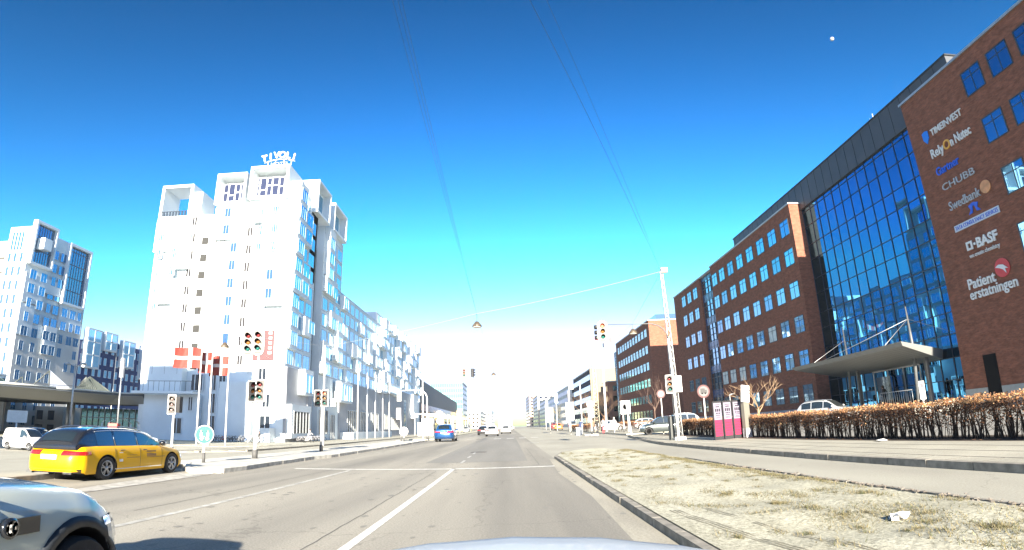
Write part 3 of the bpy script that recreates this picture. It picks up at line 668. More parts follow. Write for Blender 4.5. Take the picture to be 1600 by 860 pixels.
BX = [(-.05, 3.9, 30.2, 43.4, .9), (3.9, 7.6, 33.3, 39.6, .8), (.1, 3.9, 14.2, 23.6, .55), (3.9, 8.0, 23.7, 30.1, .7), (6.3, 10.0, 17.4, 20.6, .8), (.0, 4.2, 23.7, 30.1, .7)]
for z in fr:
    for y in (2.0, 5.9, 9.8):
        if y > 9 and z > 37: continue
        ewin(wn if y < 5 else wn2, y, z, depth_at(y, z))
# second tower strip beyond the recess
bx2 = [(17.4, 21.2, 31.3, 41.0, 1.0), (17.2, 24.8, 27.9, 31.0, .8), (21.4, 29.7, 21.6, 24.7, .7), (25.6, 29.7, 15.3, 21.4, .9), (16.9, 20.8, 11.8, 18.0, .8)]
for q in bx2: BX.append(q); ebox(*q)
for z in fr[:9]:
    for y in (19.2, 23.3, 27.6): ewin(wn if (int(y)+int(z)) % 2 else wn2, y, z, depth_at(y, z))
boxframe('roof_frame', -3, 1.05, 8.6, 16.6, hz(41.0), hz(47.6), .45, back=-.5, m=WHITE, axis='E')
boxframe('roof_frame', -3, 1.05, 19.4, 28.6, hz(41.2), hz(47.2), .45, back=-.5, m=WHITE, axis='E')
b = MB()
for y0 in (10.0, 21.5):
    for i in range(4): b.box(-.48, -.42, y0+i*1.4, y0+1.1+i*1.4, hz(42.4), hz(46.4))
b.build('loft_pane', GLH, Ht)
b = MB()       # glazed stair in the recess
b.box(-1.7, -1.5, 12.25, 16.75, hz(-.8), hz(36), 1)
for i in range(38): b.box(-1.5, -1.42, 12.25, 16.75, hz(-.8)+i*1.0, hz(-.8)+i*1.0+.09)
for y in (12.3, 14.4, 16.6): b.box(-1.5, -1.4, y, y+.1, hz(-.8), hz(36))
b.build('stair_glazing', [METG, mat('stair glass', (.14, .20, .26), .3)], Ht)
# wing: random stack of boxes
r = random.Random(12); rows = [11.7+3.12*k for k in range(7)]
y = 31.6; ci = 0
while y < 138.5:
    tall = y > 64; n = 7 if tall else 6; last = 0
    for k in range(n):
        d = 0.0
        if r.random() < (.42 if tall else .24): d = r.choice((.5, .65, .8) if not tall else (.8, 1.0, 1.3))
        if d:
            hgt = 3.0 if r.random() < .6 else 6.2
            if k == n-1: hgt = 3.0
            BX.append((y-1.9, y+1.9, rows[k]-.5, rows[k]-.5+hgt, d)); ebox(y-1.85, y+1.85, rows[k]-.45, rows[k]-.45+hgt, d)
        if r.random() < .94: ewin(wn if r.random() < .5 else wn2, y, rows[k], depth_at(y, rows[k]+.2))
    y += 3.95; ci += 1
pieces(tb, 'projecting_box', WHITE, Ht, 92)
# the hundred windows that show largest are parts of their own, the rest one mesh
allw.sort(key=lambda q: q[1][1])
done = sum(1 for c in Ht.children if c.name.startswith('window'))
keep = max(0, 98-done)
for src, loc, rz in allw[:keep]: part(src, Ht, loc, rz)
vv, ff, mm = [], [], []
for src, loc, rz in allw[keep:]:
    M = Matrix.Translation(loc) @ Matrix.Rotation(rz, 4, 'Z'); n0 = len(vv)
    vv += [tuple(M @ v.co) for v in src.data.vertices]
    for p in src.data.polygons: ff.append(tuple(n0+i for i in p.vertices)); mm.append(p.material_index)
me = bpy.data.meshes.new('far_window'); me.from_pydata(vv, [], ff); me.materials.append(WHITE2); me.materials.append(GLH)
for p, i in zip(me.polygons, mm): p.material_index = i
o = bpy.data.objects.new('far_window', me); C.objects.link(o); o.parent = Ht; o['kind'] = 'stuff'
# podium of the street face
b = MB(); b.box(.001, .5, 9.9, 12.2, 0, hz(11.4)); b.box(.001, .25, 29.8, 72, 0, hz(11.4)); b.box(.001, .3, 72, 125, 0, hz(13.6)); b.box(.001, .4, 0.1, 9.9, 0, hz(11.2)); b.build('podium', GREYP, Ht)
b = MB(); b.box(.41, 1.6, 5.4, 9.6, hz(7.0), hz(11.3)); b.box(.41, 1.3, .4, 9.6, hz(-.2), hz(5.2)); b.box(.41, 1.7, 26, 35, hz(6.8), hz(11)); b.box(.3, 1.4, 76, 92, hz(11.6), hz(14.6)); b.box(.3, 1.7, 116, 126, hz(5), hz(13.5)); pieces(b, 'podium_box', WHITE, Ht)
def swin(y0, y1, z0, z1, x, n=4, m=GLK):
    b = MB(); b.box(x+.01, x+.05, y0, y1, hz(z0), hz(z1), 1)
    for i in range(n+1): yy = y0+(y1-y0)*i/n; b.box(x+.05, x+.12, yy-.08, yy+.08, hz(z0), hz(z1))
    b.box(x+.05, x+.12, y0, y1, hz(z1)-.1, hz(z1)); return b.build('window', [WHITE2, m], Ht)
for a in ((1.2, 8.4, .6, 4.2, 1.3, 5), (5.6, 9.2, 7.4, 10.6, 1.6, 2, GLH), (17.5, 23, .4, 5.0, .0, 3), (24.5, 27.5, -.6, 4.2, .0, 3), (26.5, 34.5, 7.2, 10.6, 1.7, 4, GLH), (36, 44, .5, 5.5, .25, 5), (47, 55, .5, 5.5, .25, 5), (58, 66, .5, 5.5, .25, 5), (77, 91, 12, 14.2, 1.4, 8, GLH), (74, 79, 1.2, 5.5, .3, 3), (83, 98, 1, 4.8, .3, 8), (104, 108, 2, 11, .3, 1, GLH), (117, 125, 5.4, 7, 1.7, 4, GLH)): swin(*a)
b = MB(); b.box(.3, 3.2, 30.5, 70, 0, 1.5); b.build('terrace_wall', WHITE, Ht)
# roof sign: letters on an arc
sg = thing('roof_sign', 'white curved capital lettering on a steel frame above the hotel roof', 'sign', (-39.4, 87.6, 46.4))
def text(s, size, ext=.04, m=None, parent=None, loc=(0, 0, 0), mx=None, wdt=None, name='lettering', align='CENTER', bold=0.0, shear=0.0):
    cu = bpy.data.curves.new(name, 'FONT'); cu.body = s; cu.size = size; cu.extrude = ext; cu.align_x = align; cu.offset = bold; cu.shear = shear; cu.resolution_u = 3
    o = bpy.data.objects.new(name, cu); C.objects.link(o)
    if m: cu.materials.append(m)
    bpy.context.view_layer.update()
    sx = 1.0
    if wdt and o.dimensions.x > 0: sx = wdt/o.dimensions.x
    M = (mx or Matrix.Identity(4)).copy(); M = Matrix.Translation(loc) @ M @ Matrix.Diagonal((sx, 1, 1, 1))
    me = bpy.data.meshes.new_from_object(o); bpy.data.objects.remove(o); o = bpy.data.objects.new(name, me); C.objects.link(o)
    if parent: o.parent = parent
    o.matrix_basis = M
    return o
SM = Matrix(((1, 0, 0, 0), (0, 0, -1, 0), (0, 1, 0, 0), (0, 0, 0, 1)))     # upright text facing -Y
SIGNW = mat('white sign letter', (.8, .76, .72), .5)
for i, ch in enumerate('TIVOLI'):
    a = (i-2.5)/2.5; text(ch, 1.75, .16, SIGNW, sg, (a*2.7, 0, 1.0+.55*(1-a*a)), SM @ Matrix.Rotation(-a*.16, 4, 'Z'), bold=.025)
text('HOTEL', .85, .1, mat('grey sign letter', (.3, .32, .4), .6), sg, (.2, 0, .12), SM, wdt=3.4)
b = MB(); b.tube([(-2.9, .3, .85), (-1.4, .3, 1.3), (0, .3, 1.45), (1.4, .3, 1.3), (2.9, .3, .85)], .09, 5)
for x in (-2.2, -.8, .8, 2.2): b.tube([(x, .3, 0), (x, .3, 1.25)], .06, 5)
b.build('sign_frame', METW, sg)

# ------------------------------------------------------------------ left tower and the dark block
LT = thing('tower_block', 'white and glass high rise with recessed loft frames at the far left', 'building', (-104, 101, -1))
b = MB(); b.box(-6.2, 0, 0, 20.3, 0, 44.4); b.build('wall', WHITE, LT)
b = MB(); b.box(.001, .35, 0.2, 20, 0, 20.5); b.box(.001, .3, 11.8, 20.2, 0, 29.8, 0); b.build('lower_wall', PALE, LT)
def tbox(y0, y1, z0, z1, d, m=WHITE, nm='projecting_box'): b = MB(); b.box(.001, d, y0, y1, z0, z1); return b.build(nm, m, LT)
def tframe(y0, y1, z0, z1):
    b = MB(); b.box(0, 1.2, y0-.5, y0, z0, z1); b.box(0, 1.2, y1, y1+.5, z0, z1); b.box(0, 1.2, y0-.5, y1+.5, z1, z1+.6); b.box(0, 1.2, y0-.5, y1+.5, z0-.5, z0); b.build('loft_frame', WHITE2, LT)
    b = MB(); b.box(.3, .34, y0, y1, z0, z1, 1)
    n = 8
    for i in range(1, n): y = y0+(y1-y0)*i/n; b.box(.34, .42, y-.05, y+.05, z0, z1)
    z = z0+3
    while z < z1-1: b.box(.34, .44, y0, y1, z, z+.18); z += 3.15
    b.build('loft_glazing', [mat('slate mullion', (.10, .14, .2), .5), glassm('slate glass', (.14, .24, .36), .04)], LT)
tframe(.5, 6.4, 36.4, 45.3); tframe(11.9, 18.8, 30.0, 43.6)
tbox(1.8, 4.2, 39.6, 42.2, 2.4, nm='balcony_box')
wl = win_mesh('window', 1.9, 2.1, 2, 1, frame=mat('pale window frame'), glass=glassm('slate blue window', (.08, .23, .42), .04))
wl2 = win_mesh('window', 1.3, 2.1, 2, 1, frame=mat('pale window frame'), glass=glassm('slate blue window'))
for q in ((0, 5.8, 27.5, 33.9, .7), (5.4, 11, 30.8, 34, .6), (-.05, 4.2, 20.4, 27.2, .6), (8.0, 11.6, 17.2, 23.6, .8), (12, 19.5, 24, 30, .5)): tbox(*q)
for k in range(14):
    z = 1.6+3.12*k
    for y in (2.0, 5.2, 8.3, 10.6, 13.5, 16.2, 18.6):
        if z > 35 and y < 7: continue
        if z > 29 and y > 11.5: continue
        if z > 41 and y > 7: continue
        d = .35
        for q in ((0, 5.8, 27.5, 33.9, .7), (5.4, 11, 30.8, 34, .6), (-.05, 4.2, 20.4, 27.2, .6), (8.0, 11.6, 17.2, 23.6, .8), (12, 19.5, 24, 30, .5)):
            if q[0] < y < q[1] and q[2] < z+1 < q[3]: d = max(d, q[4])
        if z < 19 and y > 12 and rnd.random() < .4: continue
        part(wl if rnd.random() < .65 and z > 15 else wl2, LT, (d, y, z), FACE['E'])
b = MB()
for k in range(12):
    for x in (-1.6, -3.4, -5.0): b.box(x-.35, x+.35, -.05, -.01, 2+3.12*k, 4+3.12*k)
for x0 in (-5.2, -4.3, -3.4, -2.5): b.box(x0, x0+.55, -.06, -.02, 39, 43.2)
pieces(b, 'side_window', GLW, LT)
LB = thing('tower_block', 'white block with dark balcony undersides cut by the left edge of the picture', 'building', (-110.6, 103, -1))
b = MB(); b.box(-16, 0, 0, 16, 0, 42.0); b.build('wall', PALE, LB)
for k in range(11): b = MB(); b.box(-9, .6, -1.0, 0, 5+3.3*k, 5.25+3.3*k); b.box(-9, .6, -1.0, -.95, 5.25+3.3*k, 6.1+3.3*k); b.build('balcony', PALE, LB)
DB = thing('brick_housing', 'long dark blue brick block with white framed window bays beyond the station', 'building', (-104, 121.4, -1))
b = MB(); b.box(-16, 0, 0, 7.9, 0, 22.3); b.box(-16, 0, 7.9, 15.3, 0, 23.8); b.box(-16, 0, 15.3, 40, 0, 23.6); b.build('wall', mat('navy brick', (.014, .045, .17), .8, noise=.2, nscale=3), DB)
wk = win_mesh('window', 1.15, 1.9, 1, 1, frame=WHITE2, glass=glassm('sky window', (.35, .6, .8), .05))
for k in range(7):
    for i in range(13):
        y = 1.2+i*2.35
        if y > 30: continue
        part(wk, DB, (.0, y+rnd.uniform(-.3, .3), 1.8+3.1*k), FACE['E'])
def bayw(y0, y1, z0, z1):
    b = MB(); b.box(.002, 1.3, y0, y1, z0, z1, 0); b.box(1.3, 1.34, y0+.45, y1-.45, z0+.45, z1-.45, 1)
    ym = (y0+y1)/2; b.box(1.34, 1.4, ym-.2, ym+.2, z0+.4, z1-.4)
    n = max(1, round((z1-z0)/3.2))
    for i in range(1, n): z = z0+(z1-z0)*i/n; b.box(1.34, 1.4, y0+.4, y1-.4, z-.15, z+.15)
    b.build('bay_window', [WHITE2, glassm('sky window')], DB)
bayw(1.2, 6.6, 15.9, 25.7); bayw(8.0, 13.0, 21.0, 25.8); bayw(15.6, 20.9, 17.6, 24.8); bayw(24.6, 29.6, 15.2, 24.6)
b = MB(); b.tube([(.15, 14.4, 0), (.15, 14.4, 23.5)], .12, 6); b.build('drain_pipe', METW, DB)

# ------------------------------------------------------------------ station canopy
sc1 = thing('station_canopy', 'broad grey station roof with thick underside at the left, joined to the hotel', 'canopy', (0, 0, 0))
edge = [(-84, 50), (-71.5, 67.5), (-68.5, 76), (-64.5, 86), (-60.2, 86.5)]
b = MB(); n = len(edge); back = [(-140, 62), (-130, 84), (-124, 100), (-96, 106), (-62, 104)]
n0 = 0
for (x, y), (u, v) in zip(edge, back):
    ix, iy = x+(u-x)*.10, y+(v-y)*.10
    b.v += [(x, y, 6.5), (x, y, 6.15), (ix, iy, 4.75), (u, v, 5.2), (u, v, 6.5)]
for i in range(n-1):
    for j in range(5): k = (j+1) % 5; b._f((i*5+j, (i+1)*5+j, (i+1)*5+k, i*5+k), 1 if j == 1 else 0)
b._f((0, 1, 2, 3, 4), 0); b._f(tuple((n-1)*5+i for i in (4, 3, 2, 1, 0)), 0)
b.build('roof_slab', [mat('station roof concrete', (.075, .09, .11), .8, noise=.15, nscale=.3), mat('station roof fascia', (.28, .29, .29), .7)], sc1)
b = MB()
for (a, e) in zip(edge, edge[1:]): b.tube([(a[0], a[1], 6.55), (e[0], e[1], 6.55)], .16, 6)
b.build('edge_gutter', METL, sc1)
for (x, y) in ((-76.5, 89.0), (-88, 82)):
    b = MB()
    for dx in (-.55, .55): b.tube([(x+dx, y, -1), (x+dx, y, 5.2)], .3, 10)
    for i in range(9): b.box(x-.5, x+.5, y-.05, y+.05, -.5+i*.65, -.42+i*.65)
    b.build('column', METG, sc1)
b = MB(); px, py = -81, 97
def fr3(pts, r=.09):
    for a, e in pts: b.tube([a, e], r, 5)
for q in range(9):
    t = q/8; fr3([((-86+9*t, 99-2*t, 6.5), (-80.5, 97, 10.2))], .06)
b.poly([(-86, 99, 6.5), (-77, 97, 6.5), (-80.5, 98, 10.2)], 1); b.poly([(-86, 103, 6.5), (-77, 101, 6.5), (-80.5, 98.2, 10.2)], 1); b.poly([(-77, 97, 6.5), (-74, 98.5, 6.5), (-80.5, 98, 10.2)], 1)
fr3([((-86, 99, 6.5), (-80.5, 98, 10.3)), ((-77, 97, 6.5), (-80.5, 98, 10.3)), ((-74, 98.4, 6.5), (-80.5, 98, 10.3))], .12)
b.build('glass_pyramid', [mat('skylight frame', (.055, .065, .06), .5), mat('skylight glass', (.05, .06, .055), .4)], sc1)
b = MB(); fr3([((-98, 94, 6.5), (-94, 95, 9.8)), ((-94, 95, 9.8), (-93.5, 95, 6.5)), ((-93.5, 95, 6.5), (-88.5, 96, 11.2)), ((-88.5, 96, 11.2), (-88.2, 96, 6.5)), ((-93.5, 95, 6.5), (-96, 95, 8.4))], .12)
b.poly([(-88.4, 96, 6.5), (-88.6, 96, 11.4), (-82.5, 98, 6.5)], 1); b.build('glass_pyramid', [mat('skylight frame'), mat('blue skylight', (.02, .045, .10), .3)], sc1)
kk = thing('roof_kiosk', 'small white lift housing on top of the station roof', 'kiosk', (-93.5, 88, 6.5))
b = MB(); b.box(-1.6, 1.6, -1, 1, 0, 2.9); b.box(-1.9, 1.9, -1.3, 1.3, 2.9, 3.2); b.build('wall', WHITE2, kk); b = MB(); b.box(-.2, 1.4, -1.05, -1.0, .6, 2.4); b.box(1.6, 1.65, -.8, .8, .6, 2.4); b.build('window', GLW, kk)
rl = thing('roof_railing', 'thin bar railing on the edge of the station roof', 'railing', (0, 0, 0))
b = MB()
for (x, y), (u, v) in ((( -97, 84), (-78, 94)),):
    for i in range(24): t = i/23; b.tube([(x+(u-x)*t, y+(v-y)*t, 6.5), (x+(u-x)*t, y+(v-y)*t, 8.1)], .03, 4)
    b.tube([(x, y, 8.1), (u, v, 8.1)], .05, 5)
b.build('rail', METD, rl)
# buildings seen under the canopy
ub = thing('station_building', 'beige arcade building with dark windows under the station roof', 'building', (-112, 99, -1))
b = MB(); b.box(-20, 16, 10.5, 20, 0, 5.8); b.build('wall', BEIGE, ub)
b = MB()
for i in range(11): b.box(-19+i*3.1, -17.4+i*3.1, 10.4, 10.5, 2.9, 4.9); b.box(-19+i*3.1, -17.2+i*3.1, 10.4, 10.5, 0, 1.9)
pieces(b, 'window', GLD, ub)
gb = thing('station_hall', 'green tinted glass station hall at the back of the canopy', 'building', (-90, 108, -1))
b = MB(); b.box(0, 30, 0, .3, 0, 5.6, 1)
for i in range(21): b.box(i*1.5-.07, i*1.5+.07, -.15, 0, 0, 5.6)
for z in (1.9, 3.7): b.box(0, 30, -.12, 0, z, z+.14)
b.build('glazing', [METG, glassm('green hall glass', (.10, .18, .17), .08, .2, .8)], gb)
pv = thing('stair_pavilion', 'gabled glass stair pavilion below the station roof', 'pavilion', (-80, 66.5, -1))
b = MB(); b.box(-2.2, 2.2, 0, 4, 0, 3.6, 1); b.poly([(-3.6, -.2, 2.5), (2.6, -.2, 5.0), (2.6, 4, 5.0), (-3.6, 4, 2.5)], 0); b.poly([(-3.6, -.2, 2.3), (2.6, -.2, 4.8), (2.6, 4, 4.8), (-3.6, 4, 2.3)], 0)
for x in (-2.2, -1.1, 0, 1.1, 2.2): b.box(x-.06, x+.06, -.12, 0, 0, 4.2)
for z in (1.2, 2.4): b.box(-2.2, 2.2, -.1, 0, z, z+.08)
b.build('glazing', [METG, glassm('pavilion glass', (.22, .38, .36), .06)], pv)
# a block behind the camera whose shadow lies across the hotel's foot
ob = thing('street_block', 'plain plastered street block outside the picture whose stepped roof shades the hotel foot', 'building', (-58.2, -14, 0))
b = MB(); b.box(0, 8, 0, 16, -1, 39.5); b.box(8, 14.6, 0, 16, -1, 41.0); b.box(-7, 0, 0, 16, -1, 36.5); b.box(14.6, 19.6, 0, 16, -1, 38.6); b.build('wall', PALE, ob); b = MB()
for k in range(10):
    for i in range(7): b.box(-6+i*3.6, -4.4+i*3.6, 16.0, 16.05, 2+3.5*k, 4+3.5*k)
pieces(b, 'window', GLD, ob)
# left side further off
dk = thing('dark_hall', 'long low slate grey building with a sloping eaves line beyond the hotel wing', 'building', (-35.7, 230, -1))
b = MB(); n = 0
b.poly([(0, 0, 0), (0, 170, 0), (0, 170, 19.4), (0, 0, 22.3)]); b.poly([(0, 0, 22.3), (0, 170, 19.4), (-30, 170, 19.4), (-30, 0, 22.3)]); b.poly([(0, 0, 0), (0, 0, 22.3), (-30, 0, 22.3), (-30, 0, 0)]); b.poly([(0, 170, 0), (-30, 170, 0), (-30, 170, 19.4), (0, 170, 19.4)])
b.build('wall', mat('slate cladding', (.045, .055, .075), .6, noise=.15, nscale=.3), dk)
b = MB()
for k in range(3):
    for i in range(40): b.box(.02, .1, 2+i*4.2, 5.2+i*4.2, 2+k*3.8, 4.8+k*3.8)
pieces(b, 'window', glassm('dim window', (.10, .15, .22), .1), dk, 100)
tg = thing('teal_tower', 'teal glass office cube with pale floor bands beyond the slate building', 'building', (-31.8, 395, -1))
b = MB(); b.box(-22, 0, 0, 40, 0, 33, 1)
for k in range(9): b.box(-22.2, .2, -.2, 40.2, 3.4+k*3.7, 4.3+k*3.7, 0)
b.box(-22.3, .3, -.3, 40.3, 32.6, 33.5, 2)
for i in range(15): b.box(-22+i*1.55, -21.85+i*1.55, -.12, 0, 0, 33)
b.build('wall', [mat('pale teal spandrel', (.16, .30, .30), .5), mat('pale teal glass', (.05, .16, .17), .2), METD], tg)
og = thing('orange_block', 'low ochre building with scaffold lines in front of the teal cube', 'building', (-40, 330, -1))
b = MB(); b.box(-14, 8, 60, 72, 0, 14); b.build('wall', mat('ochre render', (.45, .34, .2), .85, noise=.2, nscale=.4), og)
b = MB()
for i in range(9): b.tube([(-13+i*2.4, 59.7, 0), (-13+i*2.4, 59.7, 14)], .12, 4)
b.build('scaffold_pole', METW, og)
for i, (x, y, L, H, lab) in enumerate(((-26, 520, 120, 16, 'far hazy white terrace left of the vanishing point'), (-22, 700, 150, 22, 'farthest hazy block left of the vanishing point'), (6, 1250, 60, 30, 'faint pale block closing the view at the end of the street'))):
    t = thing('distant_block', lab, 'building', (x, y, 0)); b = MB(); b.box(-30, 0, 0, L, 0, H); b.build('wall', PALE, t); b = MB()
    for k in range(int(H/3.5)):
        for j in range(12): b.box(.01, .1, 3+j*L/12.5, 3+j*L/12.5+L/22, 1.5+3.5*k, 3.3+3.5*k)
        for j in range(8): b.box(-29+j*3.6, -27.4+j*3.6, -.1, -.01, 1.5+3.5*k, 3.3+3.5*k)
    pieces(b, 'window', GLD, t, 60)

# ------------------------------------------------------------------ lettering on the brick wing
FX = onwall(32)-.02
def WM(y, z, off=0.06): return Matrix.Translation((onwall(y)-off, y, z)) @ Matrix.Rotation(AL, 4, 'Z') @ Matrix(((0, 0, -1, 0), (-1, 0, 0, 0), (0, 1, 0, 0), (0, 0, 0, 1)))
def wtext(root, s, y0, y1, z, size, m, bold=0.0, nm='lettering', shear=0):
    cu = bpy.data.curves.new(nm, 'FONT'); cu.body = s; cu.size = size; cu.extrude = .04; cu.align_x = 'LEFT'; cu.offset = bold; cu.resolution_u = 3; cu.shear = shear; cu.materials.append(m)
    o = bpy.data.objects.new(nm, cu); C.objects.link(o); bpy.context.view_layer.update(); sx = (y0-y1)/max(.01, o.dimensions.x); me = bpy.data.meshes.new_from_object(o); bpy.data.objects.remove(o); o = bpy.data.objects.new(nm, me); C.objects.link(o)
    o.parent = root; o.matrix_basis = root.matrix_basis.inverted() @ WM(y0, z) @ Matrix.Diagonal((sx, 1, 1, 1)); return o
def wshape(root, pts, y, z, m, nm, th=.05, off=.03):
    b = MB(); n = len(pts); b.v += [(p[0], p[1], 0) for p in pts]+[(p[0], p[1], th) for p in pts]
    b._f(tuple(range(n)), 0); b._f(tuple(range(n, 2*n)), 0)
    for i in range(n): j = (i+1) % n; b._f((i, j, n+j, n+i), 0)
    o = b.build(nm, m); o.parent = root; o.matrix_basis = root.matrix_basis.inverted() @ WM(y, z, off); return o
def sgn(label, y, z, name='wall_sign'):
    t = bpy.data.objects.new(name, None); C.objects.link(t); t.matrix_basis = Matrix.Translation((onwall(y)-.05, y, z)); return tag(t, label, 'sign', 'company signs on the brick wing')
LW = mat('white letter', (.72, .72, .70), .5); LG = mat('grey letter', (.42, .43, .45), .45); LB_ = mat('blue letter', (.01, .10, .62), .4); LO = mat('orange letter', (.75, .38, .05), .4)
circ = lambda r, n=24: [(r*math.cos(2*PI*i/n), r*math.sin(2*PI*i/n)) for i in range(n)]
t = sgn('topmost wall sign, white serif capitals beside a blue shield', 32, 19.8)
wtext(t, 'TIMEINVEST', 32.75, 29.5, 19.75, .72, LW, .008); wshape(t, [(-.32, .45), (0, .55), (.32, .45), (.30, -.1), (0, -.5), (-.30, -.1)], 33.35, 19.9, mat('bright blue shield', (.01, .2, .75), .35), 'shield')
t = sgn('second wall sign from the top, bold white letters with a golden capital O', 32, 18.3)
wtext(t, 'Rely', 33.35, 32.0, 18.15, .98, LW, .015); wtext(t, 'O', 31.98, 31.28, 18.15, 1.0, LO, .02); wtext(t, 'n Nutec', 31.25, 29.25, 18.15, .98, LW, .015)
t = sgn('third wall sign, short bright blue lettering', 32, 16.8); wtext(t, 'Gartner', 33.3, 30.95, 16.72, .85, LB_, .02)
t = sgn('fourth wall sign, wide outlined grey capitals', 32, 15.5); wtext(t, 'CHUBB', 33.15, 29.95, 15.45, .72, LG, .0)
t = sgn('fifth wall sign, grey lettering followed by an orange disc', 32, 14); wtext(t, 'Swedbank', 32.95, 29.95, 13.85, .92, LG, .005); wshape(t, circ(.45), 29.4, 14.25, mat('copper disc', (.62, .27, .10), .35, noise=.3, nscale=2), 'disc')
t = sgn('sixth wall sign, narrow white panel of blue capitals under a small blue emblem', 32, 12.3)
b = wshape(t, [(0, 0), (4.15, 0), (4.15, .46), (0, .46)], 32.95, 12.22, mat('white sign panel', (.55, .60, .68), .5), 'panel'); wtext(t, 'TATA CONSULTANCY SERVICES', 32.85, 28.9, 12.31, .40, LB_, .0)
wshape(t, [(-.55, -.3), (-.3, .0), (-.45, .3), (-.1, .42), (.1, .42), (.45, .3), (.3, .0), (.55, -.3), (.2, -.25), (.08, .2), (-.08, .2), (-.2, -.25)], 30.8, 13.25, LB_, 'emblem')
t = sgn('seventh wall sign, bold white capitals after a square emblem, thin second line', 32, 10.7)
wtext(t, 'BASF', 31.35, 29.5, 10.62, .92, LW, .035); wtext(t, 'we create chemistry', 32.2, 29.5, 10.1, .42, LW, .0)
for q in ([(0, 0), (.55, 0), (.55, .12), (0, .12)], [(0, .48), (.55, .48), (.55, .6), (0, .6)], [(0, .12), (.15, .12), (.15, .48), (0, .48)], [(.40, .12), (.55, .12), (.55, .48), (.40, .48)]): pass
b = MB()
for x0, x1, y0, y1 in ((0, .56, 0, .14), (0, .56, .46, .6), (0, .15, .14, .46), (.41, .56, .14, .46), (.68, .84, .22, .38)): b.box(x0, x1, y0, y1, 0, .06)
o = b.build('emblem', LW); o.parent = t; o.matrix_basis = t.matrix_basis.inverted() @ WM(32.25, 10.64)
t = sgn('lowest and largest wall sign, two white lines with a red disc', 32, 8)
wtext(t, 'Patient', 32.95, 30.5, 8.05, 1.0, LW, .02); wtext(t, 'erstatningen', 32.95, 28.85, 7.32, .98, LW, .015)
wshape(t, circ(.62), 29.75, 8.75, mat('red disc', (.55, .02, .03), .4), 'disc')
wshape(t, [(-.5, .12), (-.2, .25), (.15, .18), (.5, -.15), (.25, -.1), (.3, -.42), (.1, -.15), (-.15, .0)], 29.75, 8.75, LW, 'hand_mark', .04, .10)

